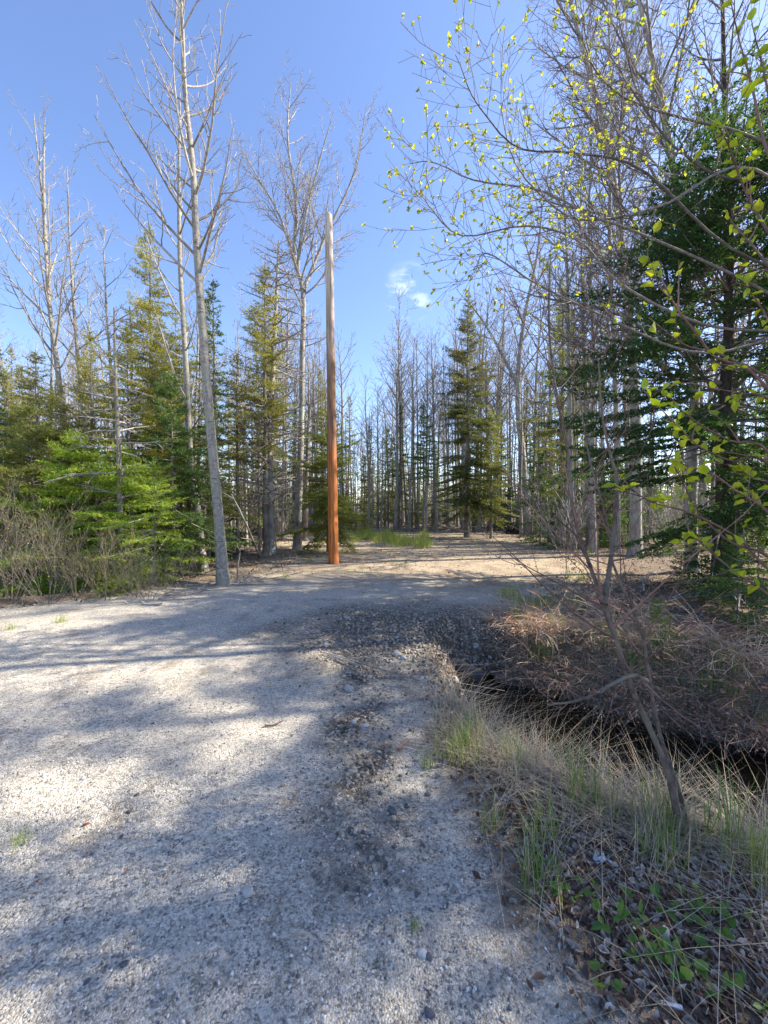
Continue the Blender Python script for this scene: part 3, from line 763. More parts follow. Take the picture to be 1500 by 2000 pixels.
# ------------------------------------------------------------------ the woods: copies of a few trees
def proto_bare(r0, Ht, count, ln, start, mats, cfg, lean=0.0, name='woodland_tree'):
    top = Vector((lean, rnd.uniform(-0.2, 0.2), Ht))
    A, R = stem_path([Vector((0, 0, -0.15)), top * 0.35 + Vector((rnd.uniform(-.1, .1), 0, 0)), top * 0.7 + Vector((rnd.uniform(-.2, .2), 0, 0)), top], r0, 0.012, 14, 0.02)
    t, _ = make_bare(name, 'x', 'tree', [(A, R, [dict(start=start, end=0.98, count=count, length=ln, ang=(28, 60), cfg=cfg, prof=0.5)])], Vector((0, 0, 0)), mats, sides=7)
    return t
FARC = cfgw(kids=(3.4, 4.2, 0), ratio=(0.42, 0.5, 0), n=(5, 3, 2), rmin=0.006, maxk=8)
protos_b = [proto_bare(0.085, 12.0, 22, 2.2, 0.45, (M_GREY, M_TWIG), FARC), proto_bare(0.11, 13.5, 24, 2.8, 0.40, (M_GREY, M_TWIG), FARC, 0.5),
            proto_bare(0.06, 9.5, 18, 1.5, 0.45, (M_BROWN, M_TWIG), FARC, -0.3), proto_bare(0.05, 8.0, 16, 1.2, 0.4, (M_POPLAR, M_TWIGP), FARC, 0.4),
            proto_bare(0.10, 11.0, 20, 2.4, 0.5, (M_POPLAR, M_TWIGP), FARC, -0.5)]
SNAG = cfgw(levels=2, n=(4, 2, 2), kids=(5, 0, 0), ratio=(0.25, 0, 0), up=(0.2, 0.1, 0), rmin=0.006, ang=((40, 75), (30, 60), (30, 60)))
def proto_snag(Ht, r0):
    A, R = stem_path([Vector((0, 0, -0.15)), Vector((0.05, 0, Ht * 0.5)), Vector((0.1, 0.05, Ht))], r0, 0.02, 12, 0.012)
    t, _ = make_bare('dead_spruce', 'x', 'tree', [(A, R, [dict(start=0.12, end=0.98, count=60, length=1.1, ang=(70, 105), cfg=SNAG, prof=0.5)])], Vector((0, 0, 0)), (M_BROWN, M_TWIGP), sides=7)
    return t
protos_s = [proto_snag(8.5, 0.08), proto_snag(6.5, 0.06)]
LOD = dict(spacing=0.035, nl=0.095, nw=0.017, blet=0.17, whorl=0.36, per=5)
protos_c = [make_conifer('woodland_spruce', 'x', 10.5, 1.5, Vector((0, 0, 0)), clear=0.22, dead=0.40, col=MG, topcol=OL, prune=0.1, **LOD),
            make_conifer('woodland_spruce', 'x', 9.0, 1.3, Vector((0, 0, 0)), clear=0.3, dead=0.35, col=DG, prune=0.2, **LOD),
            make_conifer('woodland_fir', 'x', 7.0, 1.3, Vector((0, 0, 0)), clear=0.12, col=MG, prune=0.1, **LOD)]
protos_y = [make_conifer('young_fir', 'x', 1.9, 0.75, Vector((0, 0, 0)), clear=0.04, col=(0.11, 0.19, 0.045), spacing=0.022, nl=0.06, nw=0.010, blet=0.11, whorl=0.2),
            make_conifer('young_fir', 'x', 1.3, 0.65, Vector((0, 0, 0)), clear=0.04, col=(0.075, 0.14, 0.04), spacing=0.022, nl=0.06, nw=0.010, blet=0.11, whorl=0.18)]
used = set()
def place(proto, loc, rz, sc, label, group, tilt=(0, 0)):
    if proto.name in used: return dup(proto, loc, rz, sc, label, group, tilt)
    used.add(proto.name); proto.location = loc; proto.rotation_euler = (tilt[0], tilt[1], rz)
    proto.scale = (sc, sc, sc) if not isinstance(sc, tuple) else sc
    proto['label'] = label; proto['group'] = group
    return proto

ZONES = {
    'beyond the clearing': (lambda: (rnd.uniform(-9, 14), 23.5 + 20 * rnd.random() ** 2.0), 140, 40, 50),
    'behind the fir thicket': (lambda: (lambda y: (rnd.uniform(-1.02 * y, -3.6 - (y - 10) * 0.10), y))(11.5 + 22 * rnd.random()), 84, 34, 44),
    'behind the bramble bank': (lambda: (lambda y: (rnd.uniform(4.8 + 0.20 * (y - 10), 1.03 * y), y))(13.5 + 22 * rnd.random()), 54, 18, 20)}
KEEP = []
def free(x, y, gap):
    for a, b in KEEP:
        if (a - x) ** 2 + (b - y) ** 2 < gap * gap: return False
    KEEP.append((x, y)); return True
for zone, (pick, nb, ns, nc) in ZONES.items():
    for kind, cnt in (('b', nb), ('s', ns), ('c', nc)):
        k = 0; tries = 0
        while k < cnt and tries < 4000:
            tries += 1
            x, y = pick()
            if not free(x, y, 0.40): continue
            k += 1
            rz, loc = rnd.uniform(0, 6.28), (x, y, H(x, y))
            tl = (rnd.gauss(0, 0.025), rnd.gauss(0, 0.025))
            if kind == 'b':
                p = rnd.choice(protos_b)
                sc = rnd.uniform(0.75, 1.15) * (0.72 if x < -3 and y < 22 else 1.0) * (1.06 if 'beyond' in zone else 1.0)
                if -0.085 * y < x < 0.015 * y and y > 20: sc *= 0.72
                pale = p in (protos_b[3], protos_b[4])
                lab = ('pale-barked' if pale else 'grey-barked') + ' bare tree among the trunks of the wood ' + zone
                place(p, loc, rz, sc, lab, ('pale' if pale else 'grey') + ' bare trees ' + zone, tl)
            elif kind == 's':
                place(rnd.choice(protos_s), loc, rz, rnd.uniform(0.6, 1.1), 'dead twiggy spruce pole in the wood ' + zone, 'dead spruces ' + zone, tl)
            else:
                p = rnd.choice(protos_c)
                fir = p is protos_c[2]
                place(p, loc, rz, rnd.uniform(0.55, 0.95), ('green fir low among the trunks ' if fir else 'spruce with its green crown above bare lower trunk ') + zone, ('firs ' if fir else 'spruces ') + zone, tl)
YF = [(620, 1012, 1.0), (690, 1008, 1.0), (720, 1012, 0.9), (815, 1018, 1.0), (850, 1020, 0.9), (880, 1022, 0.8), (905, 1030, .7), (985, 1025, 1.0), (1010, 1022, 1.2), (1075, 1040, 0.9), (1100, 1035, 0.9), (1130, 1040, 1.1)]
for px, py, s in YF:
    q = G(px, max(py, 1024)); q = Vector((q.x * 1.0, min(q.y, 26), 0)); q.z = H(q.x, q.y)
    place(rnd.choice(protos_y), q, rnd.uniform(0, 6.28), s * rnd.uniform(0.9, 1.3), 'bright young fir at the foot of the wood beyond the clearing', 'young firs beyond the clearing')
for px, py, s in [(470, 1060, 0.8), (450, 1090, 0.6), (490, 1040, 0.9), (415, 1095, 0.6), (380, 1120, 0.5)]:
    q = G(px, py); place(rnd.choice(protos_y), q, rnd.uniform(0, 6.28), s * 0.9, 'small young fir between the tallest poplar and the dying spruce', 'young firs by the poplars')
for px, py, s in [(1390, 1180, 0.55), (1440, 1215, 0.6), (1330, 1150, 0.5), (1480, 1175, 0.8), (1480, 1260, 0.55), (1285, 1290, 0.35)]:
    q = G(px, py); place(rnd.choice(protos_y), q, rnd.uniform(0, 6.28), s, 'small spreading fir at the foot of the big dark spruce', 'young firs under the big spruce')

# the wood goes on behind, too dense to count
g = Geo(); st = []; tw = []; sg = []
for k in range(420):
    y = 40 + 38 * rnd.random(); x = rnd.uniform(-1.25 * y, 1.25 * y); h = rnd.uniform(5, 10.5); z = H(x, y)
    top = Vector((x + rnd.gauss(0, 0.5), y, z + h)); base = Vector((x, y, z - 0.2))
    st.append(([base, base.lerp(top, 0.5) + Vector((rnd.gauss(0, .1), 0, 0)), top], [0.09, 0.06, 0.02]))
    for j in range(14):
        t = rnd.uniform(0.3, 1); q = base.lerp(top, t); dr = (Vector((rnd.gauss(0, 1), rnd.gauss(0, 1), 0)).normalized() + UP * rnd.uniform(0.3, 1.2)) * rnd.uniform(0.4, 1.3)
        tw.append(([q, q + dr * 0.5 + UP * 0.05, q + dr], [0.02, 0.014, 0.008]))
tubes(g, st, 5, (1, 1, 1)); tubes(g, tw, 3, (1, 1, 1))
deep = obj('distant_woodland', g.mesh('distant_woodland', M_TWIG)); tag(deep, 'dense grey bare woodland far behind the clearing', 'woodland', kind='stuff')
for k in range(420):
    y = 42 + 36 * rnd.random(); x = rnd.uniform(-1.25 * y, 1.25 * y); h = rnd.uniform(2.5, 9.5); z = H(x, y)
    for j in range(80):
        f = rnd.random() ** 0.8; a = rnd.uniform(0, 6.28); r = (1 - f) * 1.4 + 0.15
        q = Vector((x, y, z + f * h)); e = q + Vector((math.cos(a) * r, math.sin(a) * r, -0.1 + 0.3 * f)); sg.append((q.lerp(e, 0.25), e))
g = Geo(); needles(g, sg, 0.14, 0.28, 0.075, (0.12, 0.155, 0.06))
dc = obj('distant_conifers', g.mesh('distant_conifers', M_NEEDLE, smooth=False)); tag(dc, 'dark green conifers massed far behind the bare woodland', 'woodland', kind='stuff')

# ------------------------------------------------------------------ shrubs
def shrub_mesh(nst, h, spread, cfg, sides=4):
    out, tips = [], []
    for k in range(nst):
        a = rnd.uniform(0, 6.28); s = rnd.random() ** 0.5
        d = Vector((math.cos(a) * s * spread, math.sin(a) * s * spread, 1)).normalized()
        grow(out, tips, Vector((math.cos(a) * s * 0.15, math.sin(a) * s * 0.15, -0.05)), d, h * rnd.uniform(0.6, 1.1), rnd.uniform(0.004, 0.009), 0, cfg)
    return out, tips
LEAF_T = np.array([(0, 0, 0), (0.34, 0.28, 0.05), (0.30, 0.62, 0.04), (0, 1.0, -0.08), (-0.30, 0.62, 0.04), (-0.34, 0.28, 0.05), (0, 0.5, -0.04)], float)
LEAF_F = np.array([(0, 1, 6), (1, 2, 6), (2, 3, 6), (3, 4, 6), (4, 5, 6), (5, 0, 6)])
def leaves_at(g, pos, dirs, size, col, var=0.25, droop=0.25):
    n = len(pos); pos = np.array([tuple(p) for p in pos]); d = np.array([tuple(p) for p in dirs]) + rng.normal(0, 0.45, (n, 3)); d[:, 2] -= droop
    d /= np.linalg.norm(d, axis=1, keepdims=True)
    u = np.cross(d, np.array([0, 0, 1.0]) + rng.normal(0, 0.45, (n, 3))); u /= np.linalg.norm(u, axis=1, keepdims=True)
    w = np.cross(u, d); s = size * (0.6 + 0.7 * rng.random((n, 1, 1)))
    M = np.stack([u, d, w], 2) * s
    c = np.asarray(col)[None] * (1 - var / 2 + var * rng.random((n, 1))) * np.hstack([1 + rng.normal(0, 0.1, (n, 1)), np.ones((n, 1)), np.ones((n, 1))])
    scatter(g, LEAF_T, LEAF_F, pos, M, c)
M_WILLOW = twig('willow_twig', (0.23, 0.19, 0.13))
WIL = cfgw(levels=3, n=(5, 4, 2), kids=(5.5, 7, 0), ratio=(0.4, 0.45, 0), up=(0.3, 0.35, 0.2), jit=(0.07, 0.12, 0.14), rmin=0.0022, rl=0.6, ang=((20, 48), (20, 50), (20, 50)))
protos_w = []
for k in range(3):
    out, tips = shrub_mesh(13, (1.5, 1.9, 2.2)[k], 0.85, WIL)
    t = thing('willow_shrub', 'x', 'shrub', (0, 0, 0)); g = Geo()
    tubes(g, [(p, r) for p, r, l in out if l == 0], 5, (1, 1, 1)); tubes(g, [(p, r) for p, r, l in out if l > 0], 3, (1, 1, 1))
    obj('stems', g.mesh('stems', (M_TWIGD, M_WILLOW, M_WILLOW)[k]), t)
    g = Geo(); tp = [x for x in tips if rnd.random() < 0.55]
    leaves_at(g, [x[0] for x in tp], [x[1] for x in tp], 0.03, (0.36, 0.36, 0.09)); obj('buds', g.mesh('buds', M_LEAF, smooth=False), t)['kind'] = 'stuff'
    protos_w.append(t)
for px, py, s in [(20, 1172, 1.15), (95, 1178, 1.0), (150, 1165, 1.1), (205, 1172, 0.75), (262, 1165, 0.9), (320, 1150, 0.7), (45, 1140, 1.3), (365, 1135, 0.6), (-40, 1180, 1.2), (120, 1140, 1.2), (290, 1172, 0.6)]:
    q = G(px, py)
    place(rnd.choice(protos_w), q, rnd.uniform(0, 6.28), s * rnd.uniform(0.65, 0.85), 'brown twiggy willow shrub just coming into bud along the road edge below the firs', 'willow shrubs along the road edge')

# undergrowth between the trunks
out, tips = shrub_mesh(12, 2.0, 0.9, cfgw(levels=3, n=(4, 3, 2), kids=(3.2, 4, 0), ratio=(0.4, 0.45, 0), rmin=0.005, rl=0.8, ang=((20, 48), (20, 50), (20, 50))))
und = thing('undergrowth_shrub', 'x', 'shrub', (0, 0, 0)); g = Geo(); tubes(g, [(p, r) for p, r, l in out], 3, (1, 1, 1)); obj('stems', g.mesh('stems', M_TWIG), und)
for zone, (pick, nb, ns, nc) in ZONES.items():
    for k in range(46):
        x, y = pick()
        if k % 2: y = y * 0.72 + (7 if 'beyond' in zone else 3.2)
        place(und, (x, y, H(x, y)), rnd.uniform(0, 6.28), rnd.uniform(0.6, 1.35), 'bare grey undergrowth shrub in the wood ' + zone, 'undergrowth shrubs ' + zone)
    for k in range(26):
        x, y = pick()
        place(rnd.choice(protos_y), (x, y, H(x, y)), rnd.uniform(0, 6.28), rnd.uniform(0.8, 2.0), 'young fir growing between the trunks ' + zone, 'young firs growing ' + zone)

# brambles on the far bank of the ditch
BRM = cfgw(levels=2, n=(8, 4, 2), kids=(3.2, 0, 0), ratio=(0.35, 0, 0), up=(-1.1, -0.6, 0), jit=(0.08, 0.16, 0.1), rmin=0.0028, ang=((30, 70), (30, 60), (30, 60)))
protos_r = []
for k in range(4):
    out, tips = [], []
    for j in range(44):
        a = rnd.uniform(0, 6.28); s = rnd.uniform(0.2, 1.2)
        d = Vector((math.cos(a) * s, math.sin(a) * s, 1)).normalized()
        grow(out, tips, Vector((math.cos(a) * 0.3 * rnd.random(), math.sin(a) * 0.3 * rnd.random(), -0.04)), d, rnd.uniform(0.45, 1.25), rnd.uniform(0.0032, 0.0065), 0, BRM)
    t = thing('bramble_shrub', 'x', 'shrub', (0, 0, 0)); g = Geo()
    tubes(g, [(p, r) for p, r, l in out], 4, (1.0, 1.0, 1.0)); obj('canes', g.mesh('canes', (M_CANE, M_TWIGP, M_CANE, M_CANER)[k]), t)
    g = Geo(); nn = 130; pos = np.stack([rng.normal(0, 0.4, nn), rng.normal(0, 0.4, nn), np.abs(rng.normal(0.06, 0.12, nn))], 1)
    leaves_at(g, pos, rng.normal(0, 1, (nn, 3)), 0.05, (0.36, 0.20, 0.12), 0.8); obj('withered_leaves', g.mesh('withered_leaves', M_LITTER, smooth=False), t)['kind'] = 'stuff'
    protos_r.append(t)
BR = [(1000, 1205), (1050, 1230), (1110, 1225), (1180, 1235), (1250, 1250), (1320, 1245), (1390, 1270), (1460, 1290), (990, 1270), (1060, 1300), (1130, 1310), (1210, 1330), (1290, 1340), (1370, 1360), (1440, 1380), (1010, 1330), (1090, 1360), (1180, 1390), (1270, 1410), (1350, 1420), (1430, 1440), (1495, 1460), (1495, 1350), (970, 1235), (1150, 1195), (1230, 1190)]
BR += [(1000 + 56 * k + rnd.uniform(-15, 15), 1345 + 13 * k + rnd.uniform(-12, 12)) for k in range(10)]
def flat(s): return (s, s, s * rnd.uniform(0.5, 0.85))
for k, (px, py) in enumerate(BR):
    q = G(px, py)
    dq = float(ditch_dist(np.array([q.x]), np.array([q.y]))[0][0])
    if dq < 0.8:
        q.x += 0.6 * (0.82 - dq); q.y += 0.8 * (0.82 - dq); q.z = H(q.x, q.y)
    low = py > 1330
    place(protos_r[rnd.choice((1, 0, 2, 3)) if low else rnd.choice((0, 2, 3))], q, rnd.uniform(0, 6.28), flat(rnd.uniform(0.5, 0.7) if dq < 1.05 else rnd.uniform(0.7, 1.1)), 'tangled leafless bramble on the far bank of the ditch', 'brambles along the ditch bank')

# ------------------------------------------------------------------ saplings and leafing branches near the road
def px_stem(pts, r0, r1, n=22, wig=0.0015):
    return stem_path([P(*p) for p in pts], r0, r1, n, wig)
sap = G(1332, 1640)
SAP = cfgw(levels=3, n=(7, 5, 3), kids=(4.0, 5.0, 0), ratio=(0.36, 0.4, 0), up=(0.35, 0.3, 0.2), jit=(0.05, 0.10, 0.14), rmin=0.0016, rl=0.36)
d0 = sap.y
S1 = px_stem([(1334, 1660, d0), (1308, 1520, d0 + .02), (1268, 1420, d0 + .05), (1228, 1330, d0 + .08), (1188, 1200, d0 + .15), (1150, 1100, d0 + .2), (1120, 1000, d0 + .25), (1108, 880, d0 + .3), (1085, 760, d0 + .35), (1070, 640, d0 + .4), (1072, 520, d0 + .4)], 0.0155, 0.003)
S2 = px_stem([(1350, 1655, d0 + .12), (1325, 1540, d0 + .14), (1290, 1440, d0 + .2), (1268, 1330, d0 + .25), (1252, 1230, d0 + .3), (1200, 1110, d0 + .35), (1194, 1050, d0 + .4), (1172, 960, d0 + .4), (1150, 880, d0 + .4), (1132, 760, d0 + .4)], 0.011, 0.003)
S3 = px_stem([(1180, 1180, d0 + .16), (1197, 1060, d0 + .3), (1205, 940, d0 + .35), (1180, 830, d0 + .4), (1170, 700, d0 + .4)], 0.013, 0.003, 16)
S4 = px_stem([(1262, 1330, d0 + .22), (1230, 1320, d0 - .1), (1140, 1365, d0 - .2), (1070, 1375, d0 - .2)], 0.010, 0.003, 12)
lim = lambda c, l, s=0.25: [dict(start=s, end=0.97, count=c, length=l, ang=(30, 65), cfg=SAP, prof=0.4)]
make_bare('alder_sapling', 'leafless leaning alder sapling with reddish-brown stems rooted on the ditch bank', 'sapling',
          [(*S1, lim(26, 1.0, 0.30)), (*S2, lim(16, 0.8, 0.35)), (*S3, lim(8, 0.5, 0.1)), (*S4, lim(7, 0.35, 0.1))], sap, (M_ALDER, M_TWIGR), sides=10)

# birch reaching in over the ditch, its leaves just unfolded
D = 1.9
trunk = [(1640, 1560), (1620, 1250), (1600, 1000), (1580, 700), (1560, 400), (1540, 100), (1520, -150)]
bb = P(1640, 1560, D); bb.z = H(bb.x, bb.y)
TA, TR = stem_path([bb - Vector((0, 0, 0.05))] + [P(x, y, D) for x, y in trunk[1:]], 0.03, 0.006, 24, 0.002)
paths = [[(1597, 960), (1500, 742), (1400, 700), (1360, 650), (1320, 600), (1290, 540), (1268, 508)],
         [(1600, 900), (1492, 752), (1450, 715), (1400, 690), (1340, 676), (1300, 650), (1262, 620)],
         [(1592, 860), (1500, 780), (1440, 768), (1368, 756)], [(1603, 1050), (1500, 880), (1430, 862), (1370, 830), (1330, 800), (1308, 788)],
         [(1605, 1080), (1500, 905), (1430, 900), (1365, 872), (1322, 830)], [(1610, 1180), (1500, 1085), (1430, 1060), (1365, 1000), (1330, 930), (1300, 880)],
         [(1612, 1210), (1500, 1112), (1440, 1050), (1350, 1002), (1262, 975), (1198, 912)], [(1612, 1240), (1500, 1160), (1420, 1105), (1370, 1062), (1340, 1040)],
         [(1570, 560), (1500, 452), (1455, 370), (1425, 285), (1402, 240)], [(1555, 350), (1500, 300), (1468, 160), (1443, 70), (1428, -10)],
         [(1575, 620), (1500, 520), (1460, 470), (1430, 440)], [(1590, 780), (1520, 660), (1480, 590), (1450, 545)], [(1608, 1120), (1500, 1000), (1440, 960), (1390, 925), (1330, 905)],
         [(1555, 330), (1510, 220), (1488, 120), (1470, 40)], [(1606, 1100), (1520, 960), (1470, 930), (1400, 900)]]
stems = [(TA, TR, None)]; lp, ld = [], []
for pts in paths:
    dd_ = [D] + [D + 0.25 * math.sin(k * 1.1 + pts[1][1]) * k / len(pts) for k in range(1, len(pts))]
    A_, R_ = stem_path([P(x, y, d) for (x, y), d in zip(pts, dd_)], 0.0075, 0.0016, 18, 0.001)
    stems.append((A_, R_, None))
    for i in range(5, 18):
        tg = Vector(A_[i] - A_[i - 1]).normalized()
        for s in range(rnd.choice((0, 1, 2, 2))): lp.append(Vector(A_[i])); ld.append(tg * 0.6 + perp_to(tg) + UP * 0.3)
        if rnd.random() < 0.35:
            q = Vector(A_[i]); e = q + (tg + perp_to(tg) * 0.9 + UP * 0.3).normalized() * rnd.uniform(0.06, 0.22)
            A2_, R2_ = stem_path([q, q.lerp(e, 0.5) + rvec() * 0.01, e], 0.003, 0.0012, 6)
            stems.append((A2_, R2_, None))
            for s in range(3): lp.append(Vector(A2_[3 + min(2, s)])); ld.append((e - q).normalized() + perp_to(tg) * 0.8)
t = thing('birch_sapling', 'slender birch with fresh yellow-green leaves reaching over the ditch', 'sapling', bb)
g = Geo(); tubes(g, [(TA, TR)], 8); obj('trunk', g.mesh('trunk', M_ALDER, bb), t)
g = Geo()
for A_, R_, _ in stems[1:]: tubes(g, [(A_, R_)], 5, (1, 1, 1))
cro = obj('branches', g.mesh('branches', M_TWIGR, bb), t)
lm = []
for k in range(6):
    g = Geo(); g.add(LEAF_T * np.array([1, 1, 1 + 0.8 * k]), T=LEAF_F, col=np.array((0.34, 0.42, 0.035)) * (0.8 + 0.08 * k) * np.array((1 + 0.05 * (k - 2), 1, 1))); lm.append(g.mesh('leaf', M_LEAF, smooth=False))
idx = list(range(len(lp))); rnd.shuffle(idx)
for k in idx[:300]:
    yv = (ld[k].normalized() + rvec() * 0.4).normalized(); zv = (UP + rvec() * 0.45); xv = yv.cross(zv).normalized(); zv = xv.cross(yv)
    s_ = 0.050 * rnd.uniform(0.6, 1.25); o = obj('leaf', rnd.choice(lm), cro)
    o.matrix_local = Matrix.Translation(lp[k] - bb) @ Matrix((xv, yv, zv)).transposed().to_4x4() @ Matrix.Scale(s_, 4)

# aspen whose budding limbs hang over the clearing
D = 5.2
ab = P(1640, 1150, 5.6); ab.z = H(ab.x, ab.y)
TA, TR = stem_path([ab - Vector((0, 0, 0.1)), P(1640, 900, 5.6), P(1620, 600, 5.6), P(1600, 300, 5.6), P(1560, -50, 5.5), P(1540, -300, 5.5)], 0.10, 0.03, 22, 0.004)
limb_px = [[(1618, 640), (1440, 540), (1235, 450), (1150, 420), (1060, 372), (930, 352), (848, 315), (803, 320)],
           [(1605, 420), (1450, 325), (1300, 400), (1180, 430), (1100, 420), (1010, 330), (980, 200), (990, 60)],
           [(1618, 640), (1400, 640), (1220, 560), (1130, 470), (1020, 440), (900, 460), (840, 410), (805, 365)],
           [(1610, 560), (1420, 480), (1250, 330), (1120, 300), (1000, 290), (920, 200), (885, 130)],
           [(1600, 330), (1450, 260), (1330, 230), (1200, 180), (1140, 100), (1130, 30)],
           [(1612, 620), (1380, 690), (1180, 620), (1050, 560), (950, 500), (925, 540)],
           [(1600, 300), (1440, 350), (1320, 290), (1240, 200), (1180, 110)]]
out, tips = [], []; stems = [(TA, TR)]
ASP = cfgw(levels=2, n=(6, 4, 3), kids=(5.5, 0, 0), ratio=(0.38, 0, 0), up=(0.35, 0.35, 0.2), jit=(0.07, 0.12, 0.15), rmin=0.0028, rl=0.5, ang=((25, 60), (30, 60), (30, 60)))
for k, pts in enumerate(limb_px):
    dep = [5.55] + [5.4 - 0.5 * math.sin(j * 0.7 + k) * j / len(pts) for j in range(1, len(pts))]
    A_, R_ = stem_path([P(x, y, d) for (x, y), d in zip(pts, dep)], 0.020, 0.004, 26, 0.010)
    stems.append((A_, R_)); limbs_on(out, tips, A_, R_, 0.30, 0.98, 34, 1.15, (30, 70), ASP, 0.35)
t = thing('aspen_tree', 'aspen whose long limbs carry sparse pale yellow leaf buds over the clearing', 'tree', ab)
g = Geo(); tubes(g, stems[:1], 12); obj('trunk', g.mesh('trunk', M_GREY, ab), t)
g = Geo(); tubes(g, stems[1:], 7, (1, 1, 1)); tubes(g, [(p, r) for p, r, l in out if l == 0], 4, (1, 1, 1)); tubes(g, [(p, r) for p, r, l in out if l > 0], 3, (1, 1, 1))
cro = obj('branches', g.mesh('branches', M_TWIGD, ab), t)
lp, ld = [], []
for e, d, pts in tips:
    if rnd.random() < 0.7:
        for s in range(rnd.randint(3, 6)):
            q = pts[-1].lerp(pts[-2], rnd.random() * 0.7); lp.append(q); ld.append(d + perp_to(d) * 1.2)
g = Geo(); leaves_at(g, lp, ld, 0.044, (0.40, 0.43, 0.08), 0.4, 0.3); obj('leaves', g.mesh('leaves', M_LEAF, ab, smooth=False), cro)['kind'] = 'stuff'

# ------------------------------------------------------------------ grass
BLADE = np.array([(-.5, 0, 0), (.5, 0, 0), (-.42, .18, .35), (.42, .18, .35), (-.28, .5, .7), (.28, .5, .7), (0, 1.0, 1.0)], float)
BLF = np.array([(0, 1, 3), (0, 3, 2), (2, 3, 5), (2, 5, 4), (4, 5, 6)])
def blades(g, pos, h, w, bend, col, var=0.3):
    """curved tapering blades: h height, bend sideways reach, any direction"""
    n = len(pos); a = rng.random(n) * 6.283; ca, sa = np.cos(a), np.sin(a)
    hh = h * (0.55 + 0.6 * rng.random(n)); bb_ = bend * hh * rng.random(n) * 1.6; ww = np.full(n, w)
    M = np.zeros((n, 3, 3)); M[:, 0, 0] = ca * ww; M[:, 1, 0] = sa * ww; M[:, 0, 1] = -sa * bb_; M[:, 1, 1] = ca * bb_; M[:, 2, 2] = hh * (1 - 0.35 * np.clip(bb_ / hh, 0, 1.2))
    c = np.asarray(col)[None] * (1 - var / 2 + var * rng.random((n, 1))) * np.hstack([1 + rng.normal(0, .08, (n, 1)), np.ones((n, 1)), np.ones((n, 1))])
    scatter(g, BLADE, BLF, pos, M, c)
def tuft(n, rad, h, w, bend, col, dry=0.25):
    g = Geo(); p = np.stack([rng.normal(0, rad, n), rng.normal(0, rad, n), np.full(n, -0.02)], 1); k = int(n * dry)
    blades(g, p[k:], h, w, bend, col)
    if k: blades(g, p[:k], h * 0.95, w * 0.8, bend * 1.6, (0.46, 0.40, 0.29))
    return g
protos_g = []
for k, (n, rad, h, w, bend, col, dry) in enumerate([(70, 0.05, 0.33, 0.0046, 0.4, (0.15, 0.24, 0.055), 0.4), (46, 0.04, 0.28, 0.0046, 0.35, (0.17, 0.27, 0.06), 0.3), (90, 0.07, 0.24, 0.005, 0.4, (0.24, 0.34, 0.06), 0.3)]):
    protos_g.append(tag(obj('grass_tuft', tuft(n, rad, h, w, bend, col, dry).mesh('grass_tuft', M_GRASS, smooth=False)), 'x', 'grass'))
for px, py, s in [(900, 1490, 1.0), (920, 1465, .9), (880, 1480, .8), (1030, 1475, .9), (985, 1480, .7), (1060, 1640, 1.1), (960, 1620, .6), (1045, 1730, 1.0), (1130, 1560, 1.1), (1165, 1600, 1.0), (1270, 1600, 1.1), (1290, 1570, 1.2), (1290, 1690, 1.0), (1420, 1650, 1.3), (1400, 1620, 1.1), (1455, 1640, 1.1), (1490, 1690, 1.0), (1260, 1480, .7), (930, 1380, .6), (835, 1500, .5), (1010, 1500, .8), (1100, 1520, .8), (1480, 1730, .9), (1200, 1560, .9), (1235, 1575, 1.0), (1340, 1590, 1.1), (1375, 1600, .9), (1140, 1530, .9), (1080, 1500, .8), (1320, 1640, .9), (1440, 1600, 1.0)]:
    q = G(px, py)
    o = place(protos_g[rnd.choice((0, 0, 1))], q, rnd.uniform(0, 6.28), s * rnd.uniform(0.85, 1.1), 'fresh green grass tuft with dry blades on the road side of the ditch', 'grass tufts along the ditch')
for px, py in [(985, 1165), (1000, 1168), (1045, 1190), (1110, 1130), (1135, 1135), (1070, 1185), (1150, 1082)]:
    place(protos_g[rnd.choice((0, 1, 2))], G(px, py), rnd.uniform(0, 6.28), rnd.uniform(1.0, 1.4), 'green grass tuft at the driveway edge before the bramble bank', 'grass tufts by the bramble bank')
for k in range(70):
    px = rnd.uniform(665, 842); py = rnd.gauss(1056, 7) + 5 * math.sin(px / 30)
    place(protos_g[2], G(px, py), rnd.uniform(0, 6.28), rnd.uniform(1.3, 2.4), 'bright grass tuft in the green patch beside the utility pole', 'grass patch by the pole')
for px, py, s in [(605, 1099, .8), (20, 1230, .5), (40, 1645, .35), (810, 1815, .18), (120, 1215, .6), (560, 1128, .6)]:
    place(protos_g[2], G(px, py), rnd.uniform(0, 6.28), s, 'small lone grass tuft growing out of the gravel', 'lone grass tufts in the gravel')

for px, py in [(1010, 1215), (1090, 1240), (1190, 1255), (1300, 1270), (1420, 1300), (1060, 1285), (1240, 1310), (1390, 1345), (1140, 1345), (1330, 1385), (1020, 1180), (1120, 1190), (1250, 1215), (1460, 1400)]:
    place(protos_g[rnd.choice((0, 2, 2))], G(px, py), rnd.uniform(0, 6.28), rnd.uniform(1.0, 1.6), 'half-dry grass tuft pushing up through the brambles', 'grass tufts among the brambles')

def on_ground(pts2, lift=0.0):
    return np.column_stack([pts2, Hf(pts2[:, 0], pts2[:, 1]) + lift])
